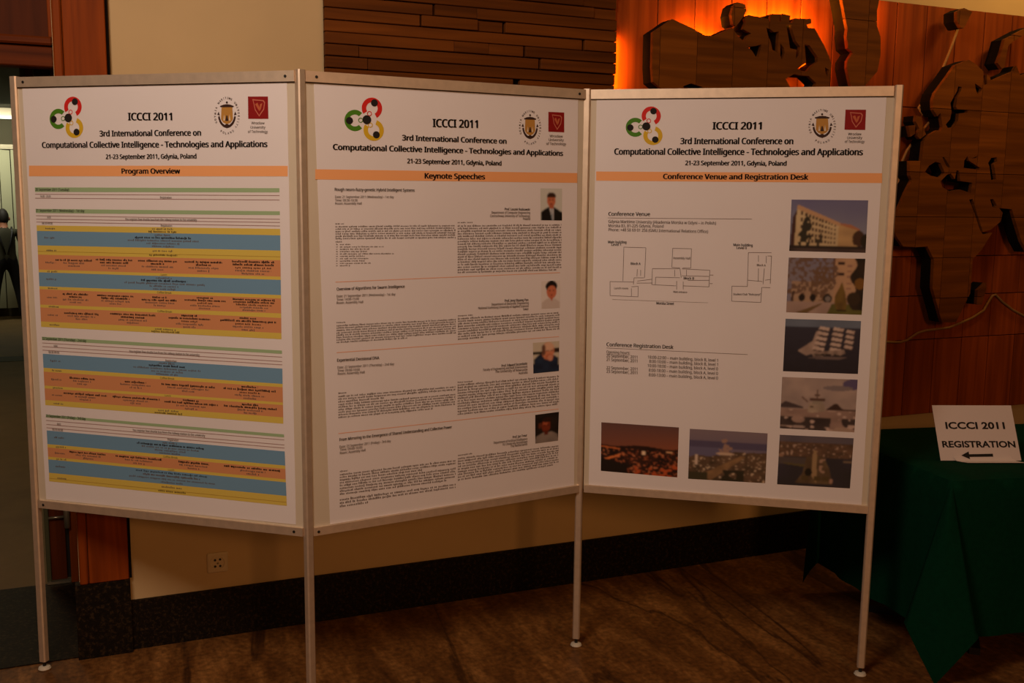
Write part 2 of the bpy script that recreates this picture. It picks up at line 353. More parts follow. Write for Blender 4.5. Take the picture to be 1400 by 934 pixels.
PARAS=[([(0.1001, 0.9662), (0.1264, 0.966), (0.1264, 0.9599), (0.1, 0.96)], 1, 1, 1), ([(0.1, 0.9581), (0.5016, 0.9575), (0.5016, 0.9125), (0.0994, 0.9151)], 6, 1, 1), ([(0.1, 0.9124), (0.1201, 0.9121), (0.12, 0.9054), (0.0999, 0.9058)], 1, 1, 1), ([(0.1015, 0.9035), (0.1061, 0.9034), (0.106, 0.8977), (0.1014, 0.8978)], 1, 1, 1), ([(0.1131, 0.9033), (0.1456, 0.9033), (0.1456, 0.8975), (0.113, 0.8976)], 1, 1, 1), ([(0.1014, 0.8964), (0.106, 0.8964), (0.1059, 0.8906), (0.1013, 0.8907)], 1, 1, 1), ([(0.113, 0.8962), (0.2551, 0.8943), (0.255, 0.8884), (0.1129, 0.8905)], 1, 1, 1), ([(0.1013, 0.8894), (0.1059, 0.8893), (0.1058, 0.8835), (0.1012, 0.8836)], 1, 1, 1), ([(0.1129, 0.8891), (0.2069, 0.8879), (0.2068, 0.882), (0.1128, 0.8834)], 1, 1, 1), ([(0.1012, 0.8823), (0.1058, 0.8822), (0.1057, 0.8764), (0.1011, 0.8765)], 1, 1, 1), ([(0.1128, 0.882), (0.1997, 0.8808), (0.1996, 0.875), (0.1127, 0.8763)], 1, 1, 1), ([(0.1011, 0.8752), (0.1057, 0.8751), (0.1056, 0.8693), (0.101, 0.8694)], 1, 1, 1), ([(0.1127, 0.8749), (0.289, 0.8718), (0.289, 0.8658), (0.1126, 0.8692)], 1, 1, 1), ([(0.101, 0.8681), (0.1056, 0.868), (0.1055, 0.8622), (0.1009, 0.8623)], 1, 1, 1), ([(0.1126, 0.8678), (0.1924, 0.8666), (0.1923, 0.8607), (0.1125, 0.8621)], 1, 1, 1), ([(0.1009, 0.861), (0.1055, 0.8609), (0.1054, 0.8551), (0.1008, 0.8552)], 1, 1, 1), ([(0.1125, 0.8607), (0.2066, 0.859), (0.2065, 0.8532), (0.1124, 0.8549)], 1, 1, 1), ([(0.1008, 0.8539), (0.1054, 0.8538), (0.1053, 0.848), (0.1007, 0.8481)], 1, 1, 1), ([(0.1124, 0.8536), (0.1922, 0.8521), (0.1922, 0.8463), (0.1123, 0.8478)], 1, 1, 1), ([(0.1007, 0.8468), (0.1053, 0.8467), (0.1052, 0.8409), (0.1006, 0.841)], 1, 1, 1), ([(0.1123, 0.8465), (0.2112, 0.8445), (0.2112, 0.8386), (0.1122, 0.8407)], 1, 1, 1), ([(0.1006, 0.8397), (0.1052, 0.8395), (0.1051, 0.8338), (0.1005, 0.8339)], 1, 1, 1), ([(0.1122, 0.8394), (0.1448, 0.8389), (0.1447, 0.8331), (0.1121, 0.8336)], 1, 1, 1), ([(0.5094, 0.9669), (0.5633, 0.9668), (0.5634, 0.9602), (0.5094, 0.9603)], 1, 1, 1), ([(0.5094, 0.9568), (0.9009, 0.9566), (0.9036, 0.7955), (0.5096, 0.799)], 19, 0.95, 1), ([(0.0992, 0.6659), (0.1273, 0.6653), (0.1272, 0.659), (0.0991, 0.6596)], 1, 1, 1), ([(0.0991, 0.6569), (0.5032, 0.6532), (0.5033, 0.5954), (0.0982, 0.5981)], 8, 0.58, 1), ([(0.5109, 0.6648), (0.5644, 0.6645), (0.5644, 0.6577), (0.5109, 0.6581)], 1, 1, 1), ([(0.5109, 0.6559), (0.8986, 0.6554), (0.8997, 0.5838), (0.511, 0.5805)], 9, 0.24, 1), ([(0.1019, 0.4458), (0.1279, 0.4454), (0.1278, 0.4389), (0.1018, 0.4394)], 1, 1, 1), ([(0.1018, 0.4367), (0.5011, 0.4309), (0.5011, 0.4145), (0.1015, 0.4201)], 2, 1, 1), ([(0.1015, 0.4196), (0.251, 0.4179), (0.2509, 0.4099), (0.1014, 0.4114)], 1, 1, 1), ([(0.1014, 0.4114), (0.5011, 0.4057), (0.5012, 0.3572), (0.1007, 0.3625)], 6, 0.8, 1), ([(0.5101, 0.4445), (0.5639, 0.4434), (0.5639, 0.4365), (0.5101, 0.4377)], 1, 1, 1), ([(0.5101, 0.4364), (0.9001, 0.4331), (0.9019, 0.3259), (0.5103, 0.3302)], 12, 0.98, 1), ([(0.1031, 0.1974), (0.1282, 0.1965), (0.1281, 0.1899), (0.103, 0.1908)], 1, 1, 1), ([(0.103, 0.188), (0.5024, 0.1823), (0.5025, 0.1556), (0.1026, 0.1622)], 3, 0.7, 1), ([(0.1026, 0.1622), (0.5025, 0.1551), (0.5025, 0.1097), (0.102, 0.1166)], 5, 0.92, 1), ([(0.1018, 0.1081), (0.5025, 0.1007), (0.5026, 0.0741), (0.1014, 0.0765)], 3, 0.24, 1), ([(0.5116, 0.1978), (0.5647, 0.1979), (0.5647, 0.1909), (0.5116, 0.1909)], 1, 1, 1), ([(0.5116, 0.1881), (0.9024, 0.1841), (0.9036, 0.1107), (0.5117, 0.1064)], 9, 0.94, 1)]
SEPS=[((0.0975, 0.7867), (0.8984, 0.7894)), ((0.0978, 0.5696), (0.8979, 0.5676)), ((0.1, 0.3151), (0.9003, 0.312))]
ROWS=[('g', [(0.0593, 1.0628), (0.9282, 1.0677), (0.9281, 1.0554), (0.059, 1.0484)]), ('g', [(0.058, 0.9946), (0.9278, 0.9995), (0.9278, 0.9882), (0.0581, 0.9812)]), ('y', [(0.0584, 0.9421), (0.9275, 0.9472), (0.9274, 0.928), (0.0585, 0.9243)]), ('b', [(0.0585, 0.9243), (0.9274, 0.928), (0.927, 0.8825), (0.0583, 0.8779)]), ('y', [(0.0583, 0.8779), (0.927, 0.8825), (0.9267, 0.8535), (0.0581, 0.8482)]), ('o', [(0.0581, 0.8482), (0.9267, 0.8535), (0.9263, 0.8041), (0.0577, 0.7996)]), ('y', [(0.0577, 0.7996), (0.9263, 0.8041), (0.9262, 0.7944), (0.0576, 0.7909)]), ('b', [(0.0576, 0.7909), (0.9262, 0.7944), (0.9258, 0.7485), (0.0573, 0.7457)]), ('y', [(0.0573, 0.7457), (0.9258, 0.7485), (0.9257, 0.7381), (0.0572, 0.7361)]), ('o', [(0.0572, 0.7361), (0.9257, 0.7381), (0.9253, 0.6927), (0.0568, 0.6857)]), ('y', [(0.0568, 0.6857), (0.9253, 0.6927), (0.9251, 0.6791), (0.0567, 0.6766)]), ('o', [(0.0567, 0.6766), (0.9251, 0.6791), (0.9247, 0.6326), (0.0564, 0.6306)]), ('y', [(0.0564, 0.6306), (0.9247, 0.6326), (0.9245, 0.614), (0.0562, 0.6128)]), ('g', [(0.0569, 0.5803), (0.9253, 0.5792), (0.9254, 0.5691), (0.057, 0.5694)]), ('b', [(0.057, 0.5242), (0.9253, 0.5235), (0.9251, 0.476), (0.0571, 0.4774)]), ('y', [(0.0571, 0.4774), (0.9251, 0.476), (0.9251, 0.4658), (0.0571, 0.4645)]), ('o', [(0.0571, 0.4645), (0.9251, 0.4658), (0.925, 0.4182), (0.0571, 0.4181)]), ('y', [(0.0571, 0.4181), (0.925, 0.4182), (0.9249, 0.4104), (0.0571, 0.4091)]), ('o', [(0.0571, 0.4091), (0.9249, 0.4104), (0.9248, 0.3718), (0.0571, 0.3699)]), ('y', [(0.0571, 0.3699), (0.9248, 0.3718), (0.9248, 0.3519), (0.057, 0.3528)]), ('g', [(0.0569, 0.3208), (0.9262, 0.3183), (0.9265, 0.3091), (0.0569, 0.3117)]), ('b', [(0.0571, 0.2673), (0.9274, 0.2647), (0.9283, 0.22), (0.0572, 0.2211)]), ('y', [(0.0572, 0.2211), (0.9283, 0.22), (0.9285, 0.2093), (0.0573, 0.2097)]), ('o', [(0.0573, 0.2097), (0.9285, 0.2093), (0.9291, 0.176), (0.0574, 0.1781)]), ('y', [(0.0574, 0.1781), (0.9291, 0.176), (0.9293, 0.1667), (0.0574, 0.1689)]), ('b', [(0.0574, 0.1689), (0.9293, 0.1667), (0.9302, 0.1234), (0.0576, 0.1233)]), ('y', [(0.0576, 0.1233), (0.9302, 0.1234), (0.9307, 0.0917), (0.0565, 0.094)])]
ROWLINES=[((0.0589, 1.0412), (0.9281, 1.0459)), ((0.0586, 1.0286), (0.928, 1.0329)), ((0.0581, 0.9728), (0.9277, 0.9758)), ((0.0582, 0.9618), (0.9276, 0.9664)), ((0.0583, 0.9527), (0.9276, 0.9559)), ((0.057, 0.5598), (0.9253, 0.5589)), ((0.057, 0.5477), (0.9253, 0.5454)), ((0.057, 0.5361), (0.9253, 0.5353)), ((0.0569, 0.3011), (0.9267, 0.3011)), ((0.057, 0.2876), (0.927, 0.2852)), ((0.057, 0.2765), (0.9272, 0.2753))]
TEXTS={1: [('ICCCI 2011', (0.4151, 1.2698), (0.5717, 1.2684), 0.0228, 2), ('3rd International Conference on', (0.3102, 1.2215), (0.6697, 1.2223), 0.018, 2), ('Computational Collective Intelligence - Technologies and Applications', (0.0947, 1.187), (0.8924, 1.1879), 0.0183, 2), ('21-23 September 2011, Gdynia, Poland', (0.3294, 1.1524), (0.6515, 1.1541), 0.0142, 2), ('Program Overview', (0.3846, 1.1074), (0.5934, 1.1085), 0.0162, 2), ('Wrocław', (0.8402, 1.2546), (0.8839, 1.2542), 0.0077, 0), ('University', (0.8368, 1.2422), (0.8866, 1.2418), 0.0077, 0), ('of Technology', (0.8286, 1.2298), (0.8941, 1.2294), 0.0077, 0), ('Registration', (0.5194, 1.0327), (0.5595, 1.0328), 0.0067, 0), ('Registration', (0.5184, 0.9463), (0.5587, 0.9466), 0.0068, 0), ('Registration', (0.5176, 0.523), (0.5572, 0.5231), 0.0071, 0), ('Registration', (0.5154, 0.2684), (0.5553, 0.2686), 0.0071, 0), ('You register free shuttle bus from the railway station to the university', (0.3909, 0.9637), (0.646, 0.9655), 0.0073, 0), ('You register free shuttle bus from the railway station to the university', (0.3863, 0.5458), (0.6403, 0.5469), 0.0076, 0), ('You register free shuttle bus from the railway station to the university', (0.3868, 0.2895), (0.6509, 0.2903), 0.0077, 0), ('20 September 2011 (Tuesday)', (0.0615, 1.0522), (0.1889, 1.0523), 0.0083, 2), ('21 September 2011 (Wednesday) – 1st day', (0.0602, 0.9857), (0.2427, 0.9866), 0.0084, 2), ('22 September 2011 (Thursday) – 2nd day', (0.0591, 0.5705), (0.2275, 0.5708), 0.0087, 2), ('23 September 2011 (Friday) – 3rd day', (0.058, 0.313), (0.2111, 0.3132), 0.0089, 2), ('16:00 - 20:00', (0.0784, 1.0317), (0.1188, 1.0318), 0.0065, 0), ('08:00', (0.1009, 0.9649), (0.1154, 0.965), 0.0065, 0), ('08:30-09:00', (0.0802, 0.9458), (0.1207, 0.9462), 0.0066, 0), ('08:00', (0.1018, 0.5487), (0.1165, 0.5488), 0.0068, 0), ('08:30-09:00', (0.0807, 0.5276), (0.1218, 0.528), 0.0068, 0), ('08:00', (0.0995, 0.2887), (0.1143, 0.2887), 0.0069, 0), ('08:30-09:00', (0.0798, 0.2693), (0.1212, 0.2694), 0.0069, 0)], 2: [('ICCCI 2011', (0.4211, 1.2614), (0.581, 1.2638), 0.0253, 2), ('3rd International Conference on', (0.3175, 1.217), (0.6859, 1.2174), 0.0169, 2), ('Computational Collective Intelligence - Technologies and Applications', (0.0949, 1.1824), (0.9035, 1.1838), 0.0172, 2), ('21-23 September 2011, Gdynia, Poland', (0.3342, 1.1475), (0.6674, 1.147), 0.0146, 2), ('Keynote Speeches', (0.3933, 1.1015), (0.6075, 1.1015), 0.0173, 2), ('Wrocław', (0.8495, 1.2436), (0.9013, 1.2445), 0.0087, 0), ('University', (0.8461, 1.2315), (0.9051, 1.2324), 0.0086, 0), ('of Technology', (0.837, 1.2185), (0.9148, 1.2196), 0.0087, 0), ('Rough neuro-fuzzy-genetic Hybrid Intelligent Systems', (0.0988, 1.0611), (0.3592, 1.0604), 0.0092, 2), ('Overview of Algorithms for Swarm Intelligence', (0.1006, 0.7605), (0.3238, 0.7603), 0.0093, 2), ('Experiential Decisional DNA', (0.0986, 0.5411), (0.2366, 0.5387), 0.0095, 2), ('From Mirroring to the Emergence of Shared Understanding and Collective Power', (0.103, 0.2906), (0.489, 0.2888), 0.0097, 2), ('Date: 21 September 2011 (Wednesday) – 1st day', (0.0996, 1.0398), (0.2892, 1.0405), 0.0072, 0), ('Time: 09:30-10:30', (0.0994, 1.0297), (0.1706, 1.0296), 0.0072, 0), ('Room: Assembly Hall', (0.0998, 1.0201), (0.1837, 1.0203), 0.0072, 0), ('Date: 21 September 2011 (Wednesday) – 1st day', (0.1003, 0.7397), (0.2925, 0.7379), 0.0074, 0), ('Time: 14:00-15:00', (0.1001, 0.729), (0.1718, 0.729), 0.0074, 0), ('Room: Assembly Hall', (0.1, 0.7193), (0.185, 0.7187), 0.0074, 0), ('Date: 22 September 2011 (Thursday) – 2nd day', (0.0997, 0.5196), (0.2864, 0.5164), 0.0076, 0), ('Time: 09:00-10:00', (0.0995, 0.5092), (0.1716, 0.5076), 0.0075, 0), ('Room: Assembly Hall', (0.1003, 0.4997), (0.1874, 0.498), 0.0076, 0), ('Date: 23 September 2011 (Friday) – 3rd day', (0.1027, 0.2688), (0.2736, 0.2681), 0.0077, 0), ('Time: 09:00-10:00', (0.104, 0.2589), (0.1774, 0.2586), 0.0077, 0), ('Room: Assembly Hall', (0.1038, 0.2486), (0.1875, 0.2484), 0.0077, 0), ('Prof. Leszek Rutkowski', (0.6806, 1.0021), (0.7763, 1.0006), 0.0079, 1), ('Department of Computer Engineering', (0.6316, 0.9911), (0.7773, 0.9899), 0.0079, 0), ('Czestochowa University of Technology', (0.6262, 0.9802), (0.7774, 0.9792), 0.0078, 0), ('Poland', (0.7502, 0.9696), (0.7775, 0.9694), 0.008, 0), ('Prof. Jeng-Shyang Pan', (0.683, 0.6987), (0.7739, 0.6976), 0.0081, 1), ('Department of Electronic Engineering', (0.6335, 0.6887), (0.7755, 0.6871), 0.008, 0), ('National Kaohsiung University of Applied Sciences', (0.5846, 0.6789), (0.7756, 0.6766), 0.008, 0), ('Taiwan', (0.753, 0.6667), (0.7743, 0.6667), 0.0082, 0), ('Prof. Edward Szczerbicki', (0.6728, 0.4794), (0.7713, 0.4794), 0.0082, 1), ('Faculty of Engineering and Built Environment', (0.6038, 0.4711), (0.7729, 0.4689), 0.0082, 0), ('The University of Newcastle', (0.6487, 0.4608), (0.773, 0.4587), 0.0083, 0), ('Australia', (0.7388, 0.4488), (0.7731, 0.4486), 0.0084, 0), ('Prof. Jan Treur', (0.7181, 0.2285), (0.7742, 0.2288), 0.0084, 1), ('Department of Artificial Intelligence', (0.6448, 0.2173), (0.7758, 0.2163), 0.0084, 0), ('VU University Amsterdam', (0.6786, 0.207), (0.7759, 0.2065), 0.0084, 0), ('The Netherlands', (0.7099, 0.1972), (0.776, 0.1977), 0.0085, 0)], 3: [('ICCCI 2011', (0.4208, 1.273), (0.58, 1.2727), 0.0244, 2), ('3rd International Conference on', (0.317, 1.2254), (0.6824, 1.2251), 0.0206, 2), ('Computational Collective Intelligence - Technologies and Applications', (0.0964, 1.1902), (0.9013, 1.19), 0.0211, 2), ('21-23 September 2011, Gdynia, Poland', (0.3353, 1.1559), (0.6642, 1.1555), 0.0154, 2), ('Conference Venue and Registration Desk', (0.263, 1.1094), (0.7355, 1.1105), 0.0176, 2), ('Wrocław', (0.8522, 1.2534), (0.8926, 1.2534), 0.0083, 0), ('University', (0.85, 1.2418), (0.8961, 1.2418), 0.0083, 0), ('of Technology', (0.8433, 1.2295), (0.9041, 1.2296), 0.0084, 0), ('Conference Venue', (0.0812, 0.9835), (0.2231, 0.985), 0.013, 2), ('Gdynia Maritime University (Akademia Morska w Gdyni – in Polish)', (0.0817, 0.9594), (0.4439, 0.9596), 0.01, 0), ('Morska 83, 81-225 Gdynia, Poland', (0.082, 0.9451), (0.2698, 0.9461), 0.01, 0), ('Phone: +48 58 69 01 256 (GMU International Relations Office)', (0.0823, 0.9313), (0.419, 0.9311), 0.01, 0), ('Main building', (0.0819, 0.8896), (0.1451, 0.8902), 0.0088, 1), ('Level 1', (0.0938, 0.8813), (0.1264, 0.8817), 0.0081, 1), ('Block A', (0.1617, 0.8175), (0.1954, 0.8175), 0.0085, 1), ('Assembly Hall', (0.3052, 0.8406), (0.3624, 0.8408), 0.0075, 0), ('Block B', (0.3426, 0.7726), (0.3778, 0.7724), 0.0085, 1), ('Lunch room', (0.1062, 0.7317), (0.1547, 0.7324), 0.0071, 0), ('Main entrance', (0.3096, 0.7259), (0.356, 0.7257), 0.0065, 0), ('Morska Street', (0.2528, 0.6838), (0.3131, 0.6837), 0.0091, 1), ('Main building', (0.5039, 0.8893), (0.5668, 0.889), 0.0085, 1), ('Level 0', (0.5145, 0.8799), (0.5479, 0.8798), 0.0078, 1), ('Block A', (0.5836, 0.824), (0.6121, 0.8239), 0.0068, 0), ('Student Club "Bukszpryt"', (0.5103, 0.7239), (0.6005, 0.7257), 0.0069, 0), ('Conference Registration Desk', (0.0839, 0.5312), (0.3155, 0.5314), 0.0129, 2), ('Opening hours:', (0.0844, 0.5057), (0.1661, 0.5064), 0.0098, 0), ('20 September, 2011', (0.0847, 0.4922), (0.1924, 0.4919), 0.0104, 0), ('21 September, 2011', (0.085, 0.4787), (0.1928, 0.4785), 0.0105, 0), ('22 September, 2011', (0.0856, 0.4499), (0.1935, 0.4499), 0.0104, 0), ('23 September, 2011', (0.0859, 0.4368), (0.1938, 0.4369), 0.0105, 0), ('18:00-22:00 – main building, block B, level 1', (0.2287, 0.4942), (0.4676, 0.4936), 0.0103, 0), ('8:00-10:00 – main building, block B, level 1', (0.2337, 0.4797), (0.4681, 0.4791), 0.0103, 0), ('10:00-18:00 – main building, block A, level 0', (0.2286, 0.4642), (0.4687, 0.4642), 0.0103, 0), ('8:00-18:00 – main building, block A, level 0', (0.2332, 0.4482), (0.4693, 0.4482), 0.0104, 0), ('8:00-13:00 – main building, block A, level 0', (0.2336, 0.4321), (0.4699, 0.4323), 0.0103, 0)]}
LOGOS={1: [(0.1341, 1.3464), (0.256, 1.3446), (0.2492, 1.2169), (0.1265, 1.2174)], 2: [(0.1351, 1.3402), (0.2587, 1.3434), (0.2575, 1.2123), (0.1334, 1.2116)], 3: [(0.1336, 1.3516), (0.2542, 1.3508), (0.2579, 1.2219), (0.1366, 1.2217)]}
CRESTS={1: [(0.7149, 1.3393), (0.8065, 1.3379), (0.8032, 1.2236), (0.7111, 1.2241)], 2: [(0.7283, 1.3318), (0.8183, 1.3338), (0.82, 1.2152), (0.7295, 1.2147)], 3: [(0.7216, 1.3406), (0.8127, 1.34), (0.8188, 1.2255), (0.7273, 1.2254)]}
SQUARES={1: [(0.8308, 1.3354), (0.8968, 1.3345), (0.8968, 1.2699), (0.8299, 1.2705)], 2: [(0.8439, 1.3269), (0.9059, 1.3274), (0.9071, 1.2619), (0.8449, 1.262)], 3: [(0.84, 1.3348), (0.9028, 1.334), (0.9038, 1.2702), (0.8399, 1.2712)]}
MAP={'north_america': ([(2.077, 2.085), (2.071, 2.144), (2.07, 2.275), (2.109, 2.3), (2.155, 2.331), (2.25, 2.303), (2.31, 2.279), (2.355, 2.282), (2.412, 2.307), (2.437, 2.319), (2.467, 2.289), (2.497, 2.268), (2.513, 2.293), (2.531, 2.303), (2.491, 2.317), (2.503, 2.347), (2.496, 2.358), (2.516, 2.375), (2.611, 2.367), (2.622, 2.356), (2.628, 2.388), (2.666, 2.39), (2.669, 2.362), (2.677, 2.363), (2.682, 2.393), (2.723, 2.389), (2.718, 2.363), (2.736, 2.362), (2.746, 2.38), (2.829, 2.384), (2.83, 2.366), (2.808, 2.358), (2.816, 2.347), (2.85, 2.347), (2.875, 2.316), (2.905, 2.279), (2.935, 2.235), (2.949, 2.2), (2.944, 2.157), (2.943, 2.108), (2.897, 1.984), (2.77, 1.857), (2.743, 1.673), (2.658, 1.518), (2.589, 1.395), (2.475, 1.457), (2.359, 1.637), (2.245, 1.841), (2.154, 1.981), (2.118, 2.059)], [[(2.515, 2.249), (2.555, 2.255), (2.583, 2.263), (2.581, 2.242), (2.572, 2.212), (2.557, 2.214), (2.538, 2.236)], [(2.605, 2.331), (2.624, 2.327), (2.643, 2.317), (2.668, 2.321), (2.667, 2.277), (2.666, 2.236), (2.639, 2.246), (2.63, 2.275), (2.614, 2.303)], [(2.678, 2.275), (2.698, 2.256), (2.703, 2.238), (2.69, 2.208), (2.681, 2.225)], [(2.703, 2.35), (2.729, 2.352), (2.739, 2.324), (2.756, 2.289), (2.78, 2.267), (2.774, 2.231), (2.76, 2.218), (2.762, 2.254), (2.728, 2.258), (2.717, 2.304)], [(2.802, 2.278), (2.828, 2.276), (2.873, 2.231), (2.874, 2.213), (2.845, 2.194), (2.82, 2.168), (2.793, 2.17), (2.77, 2.177), (2.814, 2.204)], [(2.713, 2.132), (2.756, 2.155), (2.787, 2.151), (2.832, 2.151), (2.873, 2.123), (2.851, 2.091), (2.745, 2.092)], [(2.914, 2.192), (2.938, 2.181), (2.929, 2.153), (2.92, 2.168)], [(2.215, 2.076), (2.252, 2.089), (2.305, 2.078), (2.313, 2.052), (2.23, 2.048)]]), 'arctic_island': ([(2.44, 2.333), (2.431, 2.37), (2.44, 2.405), (2.46, 2.421), (2.493, 2.415), (2.505, 2.393), (2.491, 2.369), (2.471, 2.344), (2.455, 2.326)], []), 'greenland': ([(2.98, 2.497), (2.987, 2.474), (3.009, 2.401), (3.023, 2.359), (3.02, 2.332), (3.031, 2.278), (3.058, 2.262), (3.032, 2.226), (3.032, 2.196), (3.058, 2.124), (3.096, 2.079), (3.139, 2.131), (3.199, 2.192), (3.211, 2.262), (3.205, 2.339), (3.182, 2.38), (3.177, 2.444), (3.185, 2.491), (3.176, 2.508), (3.095, 2.513), (3.017, 2.512)], []), 'svalbard': ([(3.633, 2.478), (3.673, 2.497), (3.724, 2.485), (3.706, 2.453), (3.692, 2.428), (3.681, 2.41), (3.663, 2.41), (3.637, 2.437)], []), 'novaya_zemlya': ([(3.902, 2.271), (3.92, 2.318), (3.936, 2.378), (3.985, 2.401), (4.051, 2.432), (4.105, 2.45), (4.117, 2.431), (4.054, 2.406), (3.992, 2.375), (3.962, 2.354), (3.953, 2.307), (3.949, 2.254), (3.932, 2.246)], []), 'eurasia_africa': ([(3.725, 2.273), (3.644, 2.245), (3.601, 2.191), (3.536, 2.116), (3.526, 2.081), (3.532, 2.043), (3.558, 2.015), (3.576, 2.03), (3.586, 1.997), (3.595, 1.968), (3.584, 1.948), (3.564, 1.953), (3.524, 1.933), (3.496, 1.912), (3.488, 1.899), (3.487, 1.866), (3.483, 1.814), (3.414, 1.813), (3.42, 1.748), (3.434, 1.728), (3.401, 1.669), (3.366, 1.597), (3.348, 1.535), (3.351, 1.495), (3.366, 1.472), (3.408, 1.429), (3.482, 1.425), (3.552, 1.428), (3.597, 1.367), (3.6, 1.235), (3.673, 1.072), (3.76, 1.069), (3.837, 1.205), (3.837, 1.365), (3.89, 1.412), (3.949, 1.491), (3.89, 1.483), (3.87, 1.502), (3.824, 1.587), (3.787, 1.644), (3.809, 1.648), (3.844, 1.577), (3.889, 1.495), (3.939, 1.505), (3.997, 1.543), (4.006, 1.585), (3.98, 1.607), (4.064, 1.602), (4.103, 1.526), (4.146, 1.446), (4.19, 1.396), (4.219, 1.449), (4.27, 1.555), (4.33, 1.597), (4.42, 1.555), (4.499, 1.447), (4.538, 1.548), (4.588, 1.642), (4.686, 1.694), (4.749, 1.811), (4.769, 1.937), (4.903, 2.05), (5.107, 2.15), (5.061, 2.238), (4.662, 2.269), (4.36, 2.251), (4.213, 2.26), (4.096, 2.236), (4.051, 2.222), (4.023, 2.265), (4.007, 2.241), (3.989, 2.233), (3.926, 2.21), (3.869, 2.187), (3.858, 2.209), (3.841, 2.215), (3.846, 2.172), (3.83, 2.168), (3.817, 2.228), (3.776, 2.253)], [[(3.642, 2.038), (3.631, 2.077), (3.666, 2.132), (3.67, 2.153), (3.693, 2.151), (3.69, 2.135), (3.669, 2.101), (3.666, 2.062), (3.676, 2.049), (3.738, 2.05), (3.739, 2.04), (3.686, 2.033), (3.685, 2.001), (3.661, 1.97), (3.626, 1.966), (3.612, 1.981), (3.636, 2.005)], [(3.771, 2.172), (3.818, 2.151), (3.815, 2.141), (3.794, 2.12), (3.778, 2.146)], [(3.507, 1.766), (3.528, 1.793), (3.566, 1.813), (3.597, 1.807), (3.627, 1.764), (3.598, 1.741), (3.541, 1.75)], [(3.605, 1.834), (3.616, 1.834), (3.656, 1.792), (3.652, 1.782), (3.631, 1.798)], [(3.604, 1.725), (3.641, 1.756), (3.663, 1.763), (3.69, 1.737), (3.697, 1.777), (3.713, 1.774), (3.724, 1.729), (3.8, 1.722), (3.793, 1.675), (3.726, 1.69), (3.666, 1.68), (3.618, 1.699)], [(3.757, 1.843), (3.769, 1.822), (3.841, 1.791), (3.832, 1.783), (3.739, 1.789), (3.74, 1.823)], [(3.782, 1.832), (3.826, 1.848), (3.813, 1.836)], [(3.889, 1.815), (3.906, 1.839), (3.942, 1.843), (3.946, 1.823), (3.926, 1.81), (3.948, 1.741), (3.917, 1.734), (3.899, 1.798)], [(3.918, 1.647), (3.939, 1.649), (3.965, 1.619), (3.957, 1.607), (3.938, 1.612)]]), 'madagascar': ([(3.884, 1.15), (3.884, 1.218), (3.932, 1.253), (3.939, 1.228), (3.917, 1.149)], []), 'great_britain': ([(3.436, 2.013), (3.466, 2.008), (3.478, 1.97), (3.499, 1.932), (3.466, 1.911), (3.448, 1.923), (3.458, 1.956), (3.434, 1.987)], []), 'ireland': ([(3.393, 1.966), (3.433, 1.971), (3.434, 1.933), (3.41, 1.919)], []), 'south_america': ([(2.608, 1.394), (2.721, 1.409), (2.862, 1.312), (3.027, 1.229), (3.013, 1.131), (2.921, 1.004), (2.83, 0.878), (2.8, 0.717), (2.752, 0.654), (2.714, 0.853), (2.68, 1.111), (2.59, 1.239)], [])}
ROPES=[[(3.736, -0.06, 2.447), (3.693, -0.06, 2.333), (3.638, -0.06, 2.209), (3.588, -0.06, 2.124), (3.539, -0.06, 2.076), (3.523, -0.06, 2.059), (3.548, -0.06, 2.03), (3.597, -0.06, 2.016), (3.647, -0.06, 2.011)], [(3.599, -0.06, 2.003), (3.55, -0.06, 1.951), (3.51, -0.06, 1.91), (3.47, -0.06, 1.863), (3.444, -0.06, 1.809), (3.433, -0.06, 1.733), (3.429, -0.06, 1.677)], [(3.395, -0.03, 0.979), (3.466, -0.03, 0.974), (3.529, -0.03, 0.97), (3.573, -0.03, 0.978), (3.639, -0.03, 1.011), (3.684, -0.03, 1.02), (3.753, -0.03, 1.024), (3.832, -0.03, 1.028), (3.901, -0.03, 1.047), (3.985, -0.03, 1.073), (4.054, -0.03, 1.107), (4.083, -0.03, 1.15), (4.105, -0.03, 1.178), (4.124, -0.03, 1.182), (4.172, -0.03, 1.147), (4.252, -0.03, 1.101), (4.331, -0.03, 1.069), (4.437, -0.03, 1.035), (4.595, -0.03, 1.022), (4.806, -0.03, 1.053), (5.024, -0.03, 1.077), (5.257, -0.03, 1.046)]]

# ================================================================ the setting
def one(name, mtl, *boxes, parent=None, c=0.0, label=None):
    mb = MB()
    for b in boxes:
        mb.box(*b, c=c)
    return mk(name, mb, mtl, parent, label=label)

OPEN0, OPEN1, THICK = -1.30, -.086, .78           # doorway in the back wall, wall thickness
struct(one('floor', FLOOR, (-6, 8, -8, 0, -.05, 0)), 'brown veined marble floor of the hall', 'floor')
struct(one('wall_back', PLASTER, (OPEN1, 8, .012, THICK, 0, 3.4), (OPEN0, OPEN1, .012, THICK, 2.62, 3.4), (-6, OPEN0, .012, THICK, 0, 3.4)),
       'cream plaster wall behind the display stand', 'wall')
struct(one('baseboard_back', GRANITE, (.079, 8, 0, .012, 0, .183)), 'dark speckled granite skirting along the cream wall', 'baseboard')
struct(one('trim_1', GRANITE, (-.100, .079, -.022, .02, 0, .272)), 'tall granite plinth block under the wooden door casing', 'plinth')
struct(one('trim_2', GRANITE, (OPEN0, OPEN1, 0, THICK, -.04, .004)), 'dark granite threshold slab in the doorway', 'threshold')

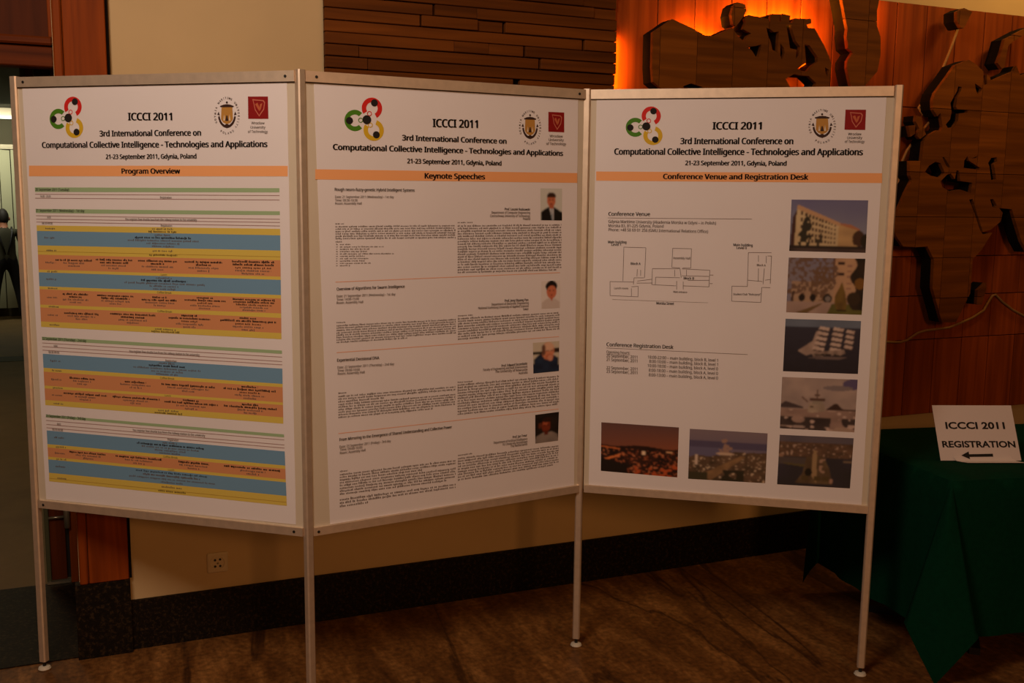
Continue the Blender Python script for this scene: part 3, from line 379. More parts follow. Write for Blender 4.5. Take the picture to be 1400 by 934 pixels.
# wooden door surround: casing, header rail, transom panel
dz = empty('door_1', (-.4, .05, 0))
struct(dz, 'reddish wooden door surround with a transom panel above', 'door')
one('casing_board', DOOR_WOOD, (-.054, .076, -.020, .012, .272, 3.3), parent=dz, c=.003)
one('casing_bead', DOOR_WOOD, (-.084, -.056, -.026, .012, .272, 3.3), parent=dz, c=.005)
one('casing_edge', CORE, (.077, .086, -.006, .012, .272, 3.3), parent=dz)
one('header_rail', DOOR_WOOD_X, (OPEN0, OPEN1, .045, .12, 2.032, 2.098), parent=dz, c=.004)
one('header_moulding', DOOR_WOOD_X, (OPEN0, OPEN1, .03, .12, 2.101, 2.128), parent=dz, c=.006)
one('transom_panel', PANEL_WOOD, (-.30, OPEN1 - .012, .085, .12, 2.13, 2.62), parent=dz)
one('transom_panel', PANEL_WOOD, (-.90, -.335, .085, .12, 2.13, 2.62), parent=dz)
one('transom_stile', DOOR_WOOD, (-.335, -.300, .06, .12, 2.13, 2.62), parent=dz, c=.004)
one('transom_stile', DOOR_WOOD, (OPEN1 - .012, OPEN1, .06, .12, 2.13, 2.62), parent=dz, c=.002)

# open door leaf folded back at the far side of the thick wall
lf = empty('door_2', (-.165, .775, 0))
struct(lf, 'dark wooden door leaf standing open behind the casing', 'door')
one('leaf', PANEL_WOOD, (-.208, -.148, .772, .81, .02, 2.13), parent=lf, c=.002)
one('leaf_groove', BLACK, (-.148, -.134, .79, .81, .02, 2.13), parent=lf)
one('jamb', DOOR_WOOD, (-.134, -.088, .765, .81, .0, 2.13), parent=lf, c=.002)
one('leaf_edge', DARK_GLASS, (-.226, -.209, .768, .81, .012, 2.13), parent=lf, c=.002)
one('kick_strip', STEEL, (-.226, -.136, .760, .771, .006, .016), parent=lf)
mb = MB(); mb.tube([(-.210, .762, .292), (-.150, .762, .292)], .006)
mk('bolt_rod', mb, STEEL, lf, smooth=True)
mb = MB(); mb.lathe((-.139, .752, .245), [(.008, 0), (.012, .004), (.012, .10), (.008, .104)], 12)
mk('hinge_barrel', mb, STEEL, lf, smooth=True)
one('door_closer', BLACK, (-.178, -.118, .70, .765, 2.072, 2.110), parent=lf, c=.006)

# corridor beyond the doorway
struct(one('floor_corridor', CORRIDOR_FLOOR, (-5, 2.0, THICK, 11.6, -.05, 0)), 'beige corridor floor beyond the doorway', 'floor')
struct(one('trim_3', GRANITE, (-5, 2.0, 7.25, 7.60, 0, .003)), 'dark stone strip across the corridor floor', 'floor strip')
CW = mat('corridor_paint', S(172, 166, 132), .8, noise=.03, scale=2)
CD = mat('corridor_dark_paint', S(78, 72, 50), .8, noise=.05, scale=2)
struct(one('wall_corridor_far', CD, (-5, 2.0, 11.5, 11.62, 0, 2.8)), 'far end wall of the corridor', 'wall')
struct(one('wall_corridor_right', CW, (1.9, 2.0, THICK, 11.5, 0, 2.8)), 'right side wall of the corridor', 'wall')
struct(one('wall_corridor_left', CW, (-5, -4.9, THICK, 11.5, 0, 2.8)), 'left side wall of the corridor', 'wall')
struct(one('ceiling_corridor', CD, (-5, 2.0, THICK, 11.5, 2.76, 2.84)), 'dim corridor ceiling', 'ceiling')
BL = mat('pale_green_blind', S(186, 186, 150), .7)
vb = empty('vertical_blind', (-1.0, 11.45, 0))
tag(vb, 'pale vertical blind hanging on the far corridor wall', 'blind')
one('head_rail', STEEL, (-2.1, .2, 11.40, 11.48, 2.24, 2.30), parent=vb)
for i in range(17):
    x = -2.1 + i * .137
    mb = MB(); a = .35
    c, s_ = math.cos(a) * .066, math.sin(a) * .03
    mb.hexa([(x - c, 11.43 - s_, .12), (x + c, 11.43 + s_, .12), (x + c, 11.434 + s_, .12), (x - c, 11.434 - s_, .12),
             (x - c, 11.43 - s_, 2.24), (x + c, 11.43 + s_, 2.24), (x + c, 11.434 + s_, 2.24), (x - c, 11.434 - s_, 2.24)])
    mk('blind_slat', mb, BL, vb)
TUBE = mat('lit_tube', (.9, .95, .8), .5)
TUBE.node_tree.nodes['Principled BSDF'].inputs['Emission Color'].default_value = (.85, 1, .72, 1)
TUBE.node_tree.nodes['Principled BSDF'].inputs['Emission Strength'].default_value = 1.6
cl = empty('ceiling_light', (-1.1, 9.9, 2.70))
tag(cl, 'lit fluorescent strip light on the corridor ceiling', 'ceiling light')
one('housing', STEEL, (-1.75, -.65, 11.20, 11.32, 2.66, 2.76), parent=cl)
one('tube', TUBE, (-1.70, -.70, 11.215, 11.305, 2.625, 2.66), parent=cl, c=.01)

# ================================================================ slatted wall panel
sp = empty('slat_panel', (1.38, 0, 1.9))
tag(sp, 'panel of staggered brown wooden slats on the cream wall', 'wall panel')
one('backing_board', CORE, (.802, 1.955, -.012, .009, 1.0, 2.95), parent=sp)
X0, X1, ZB, PITCH = .797, 1.960, 2.076, .0416
rng = random.Random(3)
KNOWN = {0: [(.797, .95, .0), (.952, 1.96, -.004)],
         1: [(.797, .917, .004), (.918, 1.626, -.002), (1.633, 1.96, .006)],
         2: [(.797, 1.279, .004), (1.280, 1.418, .002), (1.419, 1.56, .001), (1.567, 1.96, .006)],
         3: [(.797, 1.812, -.003), (1.820, 1.96, .005)],
         4: [(.797, 1.148, -.002), (1.153, 1.372, .006), (1.373, 1.477, -.008), (1.485, 1.96, .004)],
         5: [(.797, 1.198, -.004), (1.204, 1.368, .006), (1.369, 1.96, .004)],
         6: [(.797, 1.02, .006), (1.026, 1.86, .002), (1.861, 1.96, -.006)]}
for r in range(-26, 21):
    z0 = ZB - PITCH + (r) * PITCH + .0416
    segs = KNOWN.get(r)
    if segs is None:
        cuts = sorted(rng.uniform(X0 + .1, X1 - .1) for _ in range(rng.choice((1, 2, 2, 3))))
        cuts = [X0] + cuts + [X1]
        segs = [(a, b - .001, rng.choice((-.005, 0, .004, .006))) for a, b in zip(cuts, cuts[1:]) if b - a > .03]
    for a, b, d in segs:
        one('slat', SLAT_WOOD, (a, b, -.042 - d, -.012, z0 + .0016, z0 + PITCH - .0016), parent=sp, c=.002)

# ================================================================ wooden world map relief
wm = empty('world_map_relief', (3.6, 0, .607))
tag(wm, 'large wooden world map relief lit from behind on the wall', 'wall relief')
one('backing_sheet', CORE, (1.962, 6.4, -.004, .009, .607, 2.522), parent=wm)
zs = [.607, .975, 1.187, 1.375, 1.563, 1.765, 2.062, 2.522]
xs = [1.962] + [2.159 + .1775 * i for i in range(24)]
for xa, xb in zip(xs, xs[1:]):
    for za, zb in zip(zs, zs[1:]):
        one('backing_plank', BACK_WOOD, (xa + .0018, xb - .0018, -.020, -.004, za + .0018, zb - .0018), parent=wm, c=.0015)

def flat_bm(outer, holes):
    loops = [outer] + holes
    pts = [p for l in loops for p in l]
    tris = tessellate_polygon([[Vector((x, z, 0)) for x, z in l] for l in loops])
    bm = bmesh.new()
    vs = [bm.verts.new((x, z, 0)) for x, z in pts]
    for t in tris:
        try: bm.faces.new([vs[i] for i in t])
        except ValueError: pass
    return bm

def slab(bm, y0, y1):
    """front at y0 (towards the room), back at y1"""
    bm.verts.index_update()
    n = len(bm.verts)
    mb = MB()
    mb.v = [(v.co.x, y0, v.co.y) for v in bm.verts] + [(v.co.x, y1, v.co.y) for v in bm.verts]
    for f in bm.faces:
        ix = [v.index for v in f.verts]
        mb.f.append(tuple(ix)); mb.f.append(tuple(i + n for i in ix[::-1]))
    for e in bm.edges:
        if len(e.link_faces) == 1:
            a, b = e.verts[0].index, e.verts[1].index
            mb.f.append((a, b, b + n, a + n))
    return mb

YF = -.14
gx = [1.76 + .1718 * i for i in range(40)]
gz = [.2, .6, .79, .98, 1.187, 1.375, 1.563, 1.765, 2.05, 2.40, 2.8]
for nm, (outer, holes) in MAP.items():
    bm = flat_bm(outer, holes)
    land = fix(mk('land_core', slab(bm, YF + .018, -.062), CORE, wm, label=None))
    land.name = 'continent' if nm in ('north_america', 'greenland', 'eurasia_africa', 'south_america') else 'island'
    WLOC[land.name] = WLOC[wm.name] + land.location
    x0, x1 = min(p[0] for p in outer), max(p[0] for p in outer)
    z0, z1 = min(p[1] for p in outer), max(p[1] for p in outer)
    for xa, xb in zip(gx, gx[1:]):
        if xb < x0 or xa > x1: continue
        for za, zb in zip(gz, gz[1:]):
            if zb < z0 or za > z1: continue
            c = bm.copy()
            for co, no in (((xa + .0013, 0, 0), (-1, 0, 0)), ((xb - .0013, 0, 0), (1, 0, 0)), ((0, za + .0013, 0), (0, -1, 0)), ((0, zb - .0013, 0), (0, 1, 0))):
                bmesh.ops.bisect_plane(c, geom=c.verts[:] + c.edges[:] + c.faces[:], plane_co=co, plane_no=no, clear_outer=True)
            if c.faces and sum(f.calc_area() for f in c.faces) > 2e-5:
                left = set(c.faces)
                while left:                       # each separate bit of board is its own piece
                    grp, todo = set(), [left.pop()]
                    while todo:
                        f = todo.pop(); grp.add(f)
                        for e in f.edges:
                            for g in e.link_faces:
                                if g in left: left.discard(g); todo.append(g)
                    d = bmesh.new(); vm = {}
                    for f in grp:
                        d.faces.new([vm.setdefault(v, None) or vm.__setitem__(v, d.verts.new(v.co)) or vm[v] for v in f.verts])
                    if sum(f.calc_area() for f in d.faces) > 1e-5:
                        fix(mk('plank', slab(d, YF, YF + .018), LAND_WOOD, land))
                    d.free()
            c.free()
    bm.free()
for pts in ROPES:
    mb = MB(); mb.tube(pts, .006, 7)
    mk('route_rope', mb, ROPE, wm, smooth=True)
# ================================================================ display stand
POST_T = {'A': (-.1988, -.0519, 1.983), 'B': (.5853, -.6631, 1.9816), 'C': (1.5809, -.5483, 1.9893), 'D': (2.4044, -1.1206, 1.9887)}
POST_B = {'A': (-.2024, -.0503, .5772), 'B': (.5859, -.6634, .574), 'C': (1.5852, -.5502, .5834), 'D': (2.4027, -1.1199, .5783)}
POST_F = {'A': (-.2075, -.0483, 0), 'B': (.5872, -.6640, 0), 'C': (1.5812, -.5487, 0), 'D': (2.3955, -1.1169, 0)}
BH = 1.407
CORN = {1: ('A', 'B'), 2: ('B', 'C'), 3: ('C', 'D')}
BF = {}
for k, (l, r) in CORN.items():
    tl, tr, bl, br = (Vector(POST_T[l]), Vector(POST_T[r]), Vector(POST_B[l]), Vector(POST_B[r]))
    n = ((tr - tl) + (br - bl)).cross((tl - bl) + (tr - br)).normalized()
    BF[k] = (tl, tr, br, bl, n)

def pt(k, u, v, off=0.0):
    """point on display panel k: u metres from its left post, v metres above its lower edge"""
    tl, tr, br, bl, n = BF[k]
    v = v / BH
    return (bl * (1 - u) + br * u) * (1 - v) + (tl * (1 - u) + tr * u) * v + n * off

def pbox(mb, k, u0, u1, v0, v1, o0, o1):
    mb.hexa([pt(k, u0, v0, o1), pt(k, u1, v0, o1), pt(k, u1, v0, o0), pt(k, u0, v0, o0),
             pt(k, u0, v1, o1), pt(k, u1, v1, o1), pt(k, u1, v1, o0), pt(k, u0, v1, o0)])

ds = empty('display_stand', (1.05, -.6, 0))
tag(ds, 'folding three-panel display stand with aluminium posts holding the posters', 'display stand')
for k in (1, 2, 3):
    mb = MB(); pbox(mb, k, .012, .988, .01, BH - .01, -.008, .003)
    pn = fix(mk('panel', mb, BOARD, ds))
    ue = .986 if k < 3 else .984
    mb = MB(); pbox(mb, k, .014, ue, BH - .031, BH, -.014, .011)
    fix(mk('top_rail', mb, ALU, pn))
    mb = MB(); pbox(mb, k, .014, ue, BH - .0335, BH - .031, -.010, .007)
    fix(mk('rail_groove', mb, mat('dark_groove', S(70, 58, 46), .6), pn))
    mb = MB(); pbox(mb, k, .014, ue, 0, .026, -.014, .011)
    fix(mk('bottom_rail', mb, ALU, pn))
    spots = {1: ((.040, 1.391), (.958, 1.391), (.034, .012), (.957, .013)), 2: ((.046, 1.391), (.962, 1.391), (.03, .012)), 3: ()}[k]
    for u, v in spots:
        mb = MB()
        c0 = pt(k, u, v, .011); n = BF[k][4]
        ax = (pt(k, 1, v) - pt(k, 0, v)).normalized()
        poly = [(.0045 * math.cos(2 * math.pi * i / 10), .0045 * math.sin(2 * math.pi * i / 10)) for i in range(10)]
        mb.prism(poly, c0, c0 + n * .0015, ax, Vector((0, 0, 1)))
        fix(mk('screw', mb, BLACK, pn))
ANG = {'A': BF[1][4], 'B': None, 'C': BF[3][4], 'D': BF[3][4]}
for p in 'ABCD':
    t, f = Vector(POST_T[p]), Vector(POST_F[p])
    t = t + (t - f).normalized() * .003
    foot_top = f + (t - f) * (.030 / 2)
    if p == 'B':
        a0 = Vector((.92, -.385, 0)).normalized(); a0 = (a0 + Vector((.385, .92, 0))).normalized()
    else:
        a0 = Vector((ANG[p].y, -ANG[p].x, 0)).normalized()
    a1 = Vector((-a0.y, a0.x, 0))
    h, q = .0125, .004
    poly = [(-h + q, -h), (h - q, -h), (h, -h + q), (h, h - q), (h - q, h), (-h + q, h), (-h, h - q), (-h, -h + q)]
    mb = MB(); mb.prism(poly, foot_top, t, a0, a1)
    po = fix(mk('post', mb, ALU, ds))
    mb = MB(); mb.lathe((f.x, f.y, .008), [(.006, 0), (.006, .024)], 10)
    fix(mk('foot_stem', mb, BLACK, po))
    mb = MB(); mb.lathe((f.x, f.y, 0), [(.019, 0), (.021, .003), (.018, .009), (.010, .012)], 18)
    fix(mk('foot_pad', mb, FOOT_W, po))

# ================================================================ posters
O_PAPER, O_A, O_B, O_C = .0042, .0047, .0051, .0055

def lerp2(q, s, t):
    """s,t in 0..1 inside quad TL,TR,BR,BL (t downwards)"""
    (ax, ay), (bx, by), (cx, cy), (dx, dy) = q
    return ((ax * (1 - s) + bx * s) * (1 - t) + (dx * (1 - s) + cx * s) * t, (ay * (1 - s) + by * s) * (1 - t) + (dy * (1 - s) + cy * s) * t)

def qface(mb, k, q, off, seg=1):
    for i in range(seg):
        a, b = i / seg, (i + 1) / seg
        mb.face([pt(k, *lerp2(q, a, 1), off), pt(k, *lerp2(q, b, 1), off), pt(k, *lerp2(q, b, 0), off), pt(k, *lerp2(q, a, 0), off)])

FONT = None
try:      # Blender's own bundled sans face for the posters; the built-in one serves if it is missing
    import os
    FONT = bpy.data.fonts.load(os.path.join(bpy.utils.system_resource('DATAFILES'), 'fonts', 'NotoSansHebrew-Regular.woff2'))
except Exception:
    FONT = None
TXT = {}
def glyphs(body, bold, face=None):
    key = (body, bold, face)
    if key in TXT: return TXT[key]
    cu = bpy.data.curves.new('lettering', 'FONT')
    cu.body = body; cu.size = 1.0; cu.resolution_u = 3
    own = FONT is not None and face is None
    if not own: cu.offset = {0: .004, 1: .016, 2: .026, 3: .034}[bold]
    if FONT is not None and face is None: cu.font = FONT
    ob = bpy.data.objects.new('lettering', cu)
    COL.objects.link(ob)
    dg = bpy.context.evaluated_depsgraph_get()
    me = bpy.data.meshes.new_from_object(ob.evaluated_get(dg))
    vs = [(v.co.x, v.co.y) for v in me.vertices]; fs = [tuple(p.vertices) for p in me.polygons]
    bpy.data.objects.remove(ob, do_unlink=True); bpy.data.curves.remove(cu); bpy.data.meshes.remove(me)
    if own:           # heavier strokes: the outline struck again a hair to each side
        n = len(vs); v0, f0 = vs, fs
        st = {0: ((-.008, 0), (.008, 0)), 1: ((-.02, 0), (0, .008), (.02, 0)), 2: ((-.042, 0), (-.021, .012), (0, -.012), (.021, .012), (.042, 0))}[min(bold, 2)]
        vs, fs = [], []
        for i, (dx, dy) in enumerate(st):
            vs = vs + [(x + dx, y + dy) for x, y in v0]; fs = fs + [tuple(a + i * n for a in f) for f in f0]
    TXT[key] = (vs, fs)
    return TXT[key]
CAPH = {}
def put_text(mb, fn, body, p0, p1, h, bold, off, face=None):
    vs, fs = glyphs(body, bold, face)
    if (bold, face) not in CAPH:
        hv = glyphs('H', bold, face)[0]; CAPH[(bold, face)] = (max(v[1] for v in hv) - min(v[1] for v in hv), min(v[1] for v in hv))
    ch, base = CAPH[(bold, face)]
    x0, x1 = min(v[0] for v in vs), max(v[0] for v in vs)
    du, dv = p1[0] - p0[0], p1[1] - p0[1]
    L = math.hypot(du, dv); ex, ey = du / L, dv / L
    out = []
    for x, y in vs:
        a = (x - x0) / (x1 - x0) * L; b = (y - base) / ch * h
        out.append(fn(p0[0] + ex * a - ey * b, p0[1] + ey * a + ex * b, off))
    mb.raw(out, fs)

grng = random.Random(11)
def greek(mb, k, q, n, last, off, fill=.62, xh=.60, jag=True):
    """lines of small illegible letters inside a quad"""
    w = math.dist(q[0], q[1]); hgt = math.dist(q[0], q[3]); pitch = hgt / n
    adv = pitch * (.50 if n > 1 else .62)
    for i in range(n):
        s, end = 0.0, (last if i == n - 1 else 1.0)
        t1 = (i + .86) / n
        while s < end - .002:
            wl = grng.randint(2, 10)
            for _ in range(wl):
                a, b = s, min(s + adv * fill / w, end)
                if a >= end: break
                hh = xh * (1.35 if grng.random() < .22 else 1) * grng.uniform(.8, 1.05) / n
                lo = t1 + (.18 / n if grng.random() < .08 else 0)
                mb.face([pt(k, *lerp2(q, a, lo), off), pt(k, *lerp2(q, b, lo), off), pt(k, *lerp2(q, b, t1 - hh), off), pt(k, *lerp2(q, a, t1 - hh), off)])
                s += adv * grng.uniform(.8, 1.15) / w
            s += adv * .75 / w

def disc(mb, fn, cx, cy, rx, ry, off, a0=0, a1=360, inner=0.0, n=28):
    m = max(6, int(n * abs(a1 - a0) / 360))
    A = [math.radians(a0 + (a1 - a0) * i / m) for i in range(m + 1)]
    if inner:
        for p, q in zip(A, A[1:]):
            mb.face([fn(cx + rx * math.cos(p), cy + ry * math.sin(p), off), fn(cx + rx * math.cos(q), cy + ry * math.sin(q), off),
                     fn(cx + rx * inner * math.cos(q), cy + ry * inner * math.sin(q), off), fn(cx + rx * inner * math.cos(p), cy + ry * inner * math.sin(p), off)])
    else:
        mb.face([fn(cx + rx * math.cos(p), cy + ry * math.sin(p), off) for p in A[:-1]])

PL = {1: ('programme poster headed with a coloured timetable, on the leftmost panel', 'programme_poster'),
      2: ('keynote speech poster with four small portraits, on the middle panel', 'speakers_poster'),
      3: ('venue poster with floor plans and seven photographs, on the rightmost panel', 'venue_poster')}
POSTER = {}
for k in (1, 2, 3):
    q = PAPER[k]
    base = pt(k, (q[2][0] + q[3][0]) / 2, (q[2][1] + q[3][1]) / 2, O_PAPER)
    root = empty('conference_poster', base); POSTER[k] = root
    tag(root, PL[k][0], 'poster', 'conference posters on the display stand')
    mb = MB()
    nu, nv = 10, 12
    rr = random.Random(k)
    def lift(s, t):     # the sheet bulges a hair off the board, a touch more at its free corners
        return O_PAPER - .0006 * (1 - math.sin(math.pi * s))
    for i in range(nu):
        for j in range(nv):
            a, b, c, d = i / nu, (i + 1) / nu, j / nv, (j + 1) / nv
            mb.face([pt(k, *lerp2(q, a, d), O_PAPER), pt(k, *lerp2(q, b, d), O_PAPER), pt(k, *lerp2(q, b, c), O_PAPER), pt(k, *lerp2(q, a, c), O_PAPER)])
    e = lambda s, t, o: pt(k, *lerp2(q, s, t), o)
    for (s0, t0), (s1, t1) in (((0, 1), (1, 1)), ((1, 1), (1, 0)), ((1, 0), (0, 0)), ((0, 0), (0, 1))):
        mb.face([e(s0, t0, .0031), e(s1, t1, .0031), e(s1, t1, O_PAPER), e(s0, t0, O_PAPER)])
    mk('paper', mb, PAPER_M, root)
    mb = MB(); qface(mb, k, BAND[k], O_A); hb = mk('heading_band', mb, ORANGE_BAND, root)
    f = lambda u, v, o, k=k: pt(k, u, v, o)
    for i, (s, p0, p1, h, b) in enumerate(TEXTS[k]):
        mb = MB(); put_text(mb, f, s, p0, p1, h, b if h > .0135 else min(b, 1), O_C)
        dark = b >= 1 or h > .016
        mk('lettering', mb, INK if dark else GREY_INK, root)
    # three-ring emblem
    q = LOGOS[k]
    g = lambda s, t, o, k=k, q=q: pt(k, *lerp2(q, s, 1 - t), o)      # t upwards here
    lg = MB()
    W, Hh = math.dist(q[0], q[1]), math.dist(q[0], q[3])
    def cc(x, y): return ((x - 100) / 445, 1 - (y - 90) / 485)     # artwork grid -> 0..1
    R = lambda r: (r / 445, r / 485)
    em = None
    for nm, (x, y), a0, a1, mm, dot in (('red_ring', (408, 212), -62, 212, RED_P, (436, 152)), ('green_ring', (212, 352), 46, 314, GREEN_P, (150, 355)), ('yellow_ring', (428, 455), -212, 62 + 10, YELLOW_P, (458, 505))):
        mb = MB(); c = cc(x, y); rx, ry = R(118); disc(mb, g, c[0], c[1], rx, ry, O_A, a0, a1, .56, 40)
        if em is None:
            em = mk('ring_emblem', mb, mm, root)
        else:
            mk('ring', mb, mm, em)
        mb = MB(); c = cc(*dot); rx, ry = R(40); disc(mb, g, c[0], c[1], rx, ry, O_B)
        mk('dot', mb, INK, em)
    for (x, y), mm in (((378, 272), RED_P), ((277, 347), GREEN_P), ((388, 398), YELLOW_P)):
        mb = MB(); c = cc(x, y); rx, ry = R(28); disc(mb, g, c[0], c[1], rx, ry, O_B, 0, 360, .70, 24); mk('small_ring', mb, mm, em)
    mb = MB(); c = cc(348, 340); rx, ry = R(50); disc(mb, g, c[0], c[1], rx, ry, O_C); mk('dot', mb, INK, em)
    # maritime crest: ring of letters, anchor, gold shield
    q = CRESTS[k]
    g = lambda s, t, o, k=k, q=q: pt(k, *lerp2(q, s, 1 - t), o)
    mb = MB(); W = math.dist(q[0], q[1]); Hh = math.dist(q[0], q[3])
    ring = [('GDYNIA MARITIME UNIVERSITY', 208, -46), ('POLAND', 236, 306)]
    for word, a0, a1 in ring:
        n = len(word)
        for i, ch in enumerate(word):
            if ch == ' ': continue
            a = math.radians(a0 + (a1 - a0) * (i + .5) / n)
            rx, ry = .44, .45
            cx_, cy_ = .5 + rx * math.cos(a), .5 + ry * math.sin(a)
            tx, ty = (math.sin(a), -math.cos(a)) if word != 'POLAND' else (-math.sin(a), math.cos(a))
            vs, fs = glyphs(ch, 1)
            mx = (min(v[0] for v in vs) + max(v[0] for v in vs)) / 2
            s_ = .0110
            ux, uy = -ty, tx
            pts_ = []
            for x, y in vs:
                X, Y = (x - mx) * s_ * .85, (y - .35) * s_
                pts_.append(g(cx_ + (tx * X + ux * Y) / W, cy_ + (ty * X + uy * Y) / Hh, O_B))
            mb.raw(pts_, fs)
    cr = mk('maritime_crest', mb, DARK_P, root)
    mb = MB(); disc(mb, g, .5, .52, .33, .34, O_A, 188, 352, .80, 40)
    for a in ((.47, .18), (.53, .18)): pass
    mb.face([g(.24, .74, O_B), g(.27, .71, O_B), g(.73, .71, O_B), g(.76, .74, O_B), g(.62, .775, O_B), g(.5, .785, O_B), g(.38, .775, O_B)])
    mb.face([g(.42, .26, O_B), g(.5, .16, O_B), g(.58, .26, O_B), g(.5, .29, O_B)])
    disc(mb, g, .5, .83, .035, .03, O_B)
    for s in (-1, 1):
        mb.face([g(.5 + s * .36, .52, O_B), g(.5 + s * .30, .60, O_B), g(.5 + s * .26, .50, O_B)] if s < 0 else [g(.5 + s * .26, .50, O_B), g(.5 + s * .30, .60, O_B), g(.5 + s * .36, .52, O_B)])
    mk('anchor', mb, DARK_P, cr)
    mb = MB(); mb.face([g(.30, .70, O_A), g(.28, .40, O_A), g(.36, .32, O_A), g(.5, .27, O_A), g(.64, .32, O_A), g(.72, .40, O_A), g(.70, .70, O_A), g(.5, .73, O_A)][::1])
    mk('gold_shield', mb, GOLD_P, cr)
    mb = MB(); mb.face([g(.44, .36, O_B), g(.56, .36, O_B), g(.52, .50, O_B), g(.48, .50, O_B)]); mk('lighthouse', mb, DARK_P, cr)
    for s in (-1, 1):
        mb = MB(); mb.face([g(.5 + s * .07, .37, O_B), g(.5 + s * .13, .37, O_B), g(.5 + s * .10, .53, O_B)]); mk('light_stripe', mb, PALE_P, cr)
    # red square with a shield outline
    q = SQUARES[k]
    g = lambda s, t, o, k=k, q=q: pt(k, *lerp2(q, s, t), o)
    mb = MB(); qface(mb, k, q, O_A); sq = mk('red_square_logo', mb, MAROON, root)
    sh = [(.22, .12), (.78, .16), (.86, .26), (.80, .58), (.55, .90), (.34, .60), (.27, .28)]
    mb = MB()
    cx_, cy_ = .54, .44
    ins = [((x - cx_) * .84 + cx_, (y - cy_) * .84 + cy_) for x, y in sh]
    for i in range(len(sh)):
        j = (i + 1) % len(sh)
        mb.face([g(*sh[i], O_B), g(*ins[i], O_B), g(*ins[j], O_B), g(*sh[j], O_B)])
    mk('shield_outline', mb, PINK_P, sq)
    mb = MB()
    for poly in ([(.36, .34), (.48, .28), (.58, .50), (.56, .66)], [(.60, .34), (.72, .30), (.64, .56), (.57, .66), (.58, .5)]):
        mb.face([g(*p, O_B) for p in poly[::-1]])
    mk('eagle_mark', mb, mat('rust_print', (.50, .12, .05), .6, spec=.2), sq)

# ---- poster 1: timetable
k, root = 1, POSTER[1]
mid = lambda q, a, b: [lerp2(q, 0, a), lerp2(q, 1, a), lerp2(q, 1, b), lerp2(q, 0, b)]
def sub(q, s0, s1, t0, t1): return [lerp2(q, s0, t0), lerp2(q, s1, t0), lerp2(q, s1, t1), lerp2(q, s0, t1)]
for p, q in ROWLINES:
    mb = MB(); h = .0010
    mb.face([pt(k, p[0], p[1] - h, O_A), pt(k, q[0], q[1] - h, O_A), pt(k, q[0], q[1] + h, O_A), pt(k, p[0], p[1] + h, O_A)])
    mk('table_rule', mb, mat('row_rule_print', (.36, .22, .20), .6, spec=.2), root)
OC = [((.156, (.16, .09, .05)), (.329, (.155, .12, .11, .05)), (.51, (.16, .055, .13, .05)), (.697, (.15, .06, .12, .05)), (.894, (.165, .16, .14, .14, .09))),
      ((.157, (.11, .055, .11, .05)), (.329, (.155, .12, .12, .05)), (.515, (.06, .15, .12, .05)), (.70, (.065, .165, .06, .12, .05)), (.894, (.165, .16, .14, .11, .09))),
      ((.18, (.15, .12, .05)), (.40, (.19, .10, .12, .05)), (.635, (.065, .17, .065, .11, .05)), (.87, (.065, .22, .10, .12, .05))),
      ((.17, (.11, .08, .045)), (.40, (.09, .13, .05)), (.62, (.22, .17, .05)), (.87, (.065, .21, .08, .12, .05))),
      ((.18, (.19, .09, .05)), (.40, (.20, .11, .05)), (.63, (.065, .22, .12, .05)), (.87, (.065, .21, .10, .05))),
      ((.18, (.165, .11, .045)), (.40, (.20, .12, .05)), (.63, (.125, .12, .05)), (.87, (.23, .10, .05)))]
BLW = [(.065, .23, .29, .135, .09), (.065, .19, .33, .12, .09), (.065, .15, .28, .13, .09), (.06, .28, .24, .13, .09), (.30, .24, .36, .09)]
oi_ = bi = yi = 0
YT = ['', '', 'Lunch', 'Coffee Break', 'Coffee Break', '', 'Coffee Break', 'Lunch', '', 'Coffee Break', 'Lunch', '']
for kind, q in ROWS:
    mb = MB(); qface(mb, k, q, O_A)
    row = mk('table_row', mb, ROWM[kind], root)
    tm = MB(); tb = MB()
    hgt = abs(q[0][1] - q[3][1])
    LH = .0082
    def line(mbx, cx, w, t, bold=False):
        """one centred line of small print; t = centre, in row heights"""
        dt = LH / hgt / 2
        greek(mbx, 1, sub(q, cx - w / 2, cx + w / 2, t - dt, t + dt), 1, 1.0, O_B, .72 if bold else .55, .62 if bold else .55)
    if kind == 'o':
        line(tm, .055, .045, .5)
        for cx, ws in OC[oi_]:
            n = len(ws); stp = min(.0088 / hgt, .96 / n)
            nb = 2 if n > 3 else 1
            for i, w_ in enumerate(ws):
                line(tb if (i < nb or (n > 4 and i < 3)) else tm, cx, w_, .5 + (i - (n - 1) / 2) * stp, i < nb)
        oi_ += 1
    elif kind == 'b':
        line(tm, .055, .045, .45)
        ws = BLW[bi]; n = len(ws)
        for i, w_ in enumerate(ws):
            line(tb if i == (1 if n == 5 else 0) else tm, .535, w_, .5 + (i - (n - 1) / 2) * (.94 / n), i == 1)
        bi += 1
    elif kind == 'y':
        s = YT[yi]; yi += 1
        line(tm, .06, .043, .5)
        if s:
            w_ = .008 * len(s) * .62
            p0, p1 = lerp2(q, .535 - w_ / 2, .88), lerp2(q, .535 + w_ / 2, .88)
            put_text(tm, lambda u, v, o: pt(1, u, v, o), s, p0, p1, .0062, 0, O_B)
        else:
            line(tm, .535, .085, .30); line(tb, .535, .115, .74)
    if tm.f: mk('row_lettering', tm, GREY_INK, row)['kind'] = 'stuff'
    if tb.f: mk('bold_row_lettering', tb, INK, row)['kind'] = 'stuff'
    if kind == 'y' and hgt > .022:
        mb = MB(); a = sub(q, 0, 1, .62, .66); qface(mb, k, a, O_B); mk('row_rule', mb, mat('ochre_rule', (.42, .26, .04), .6), row)

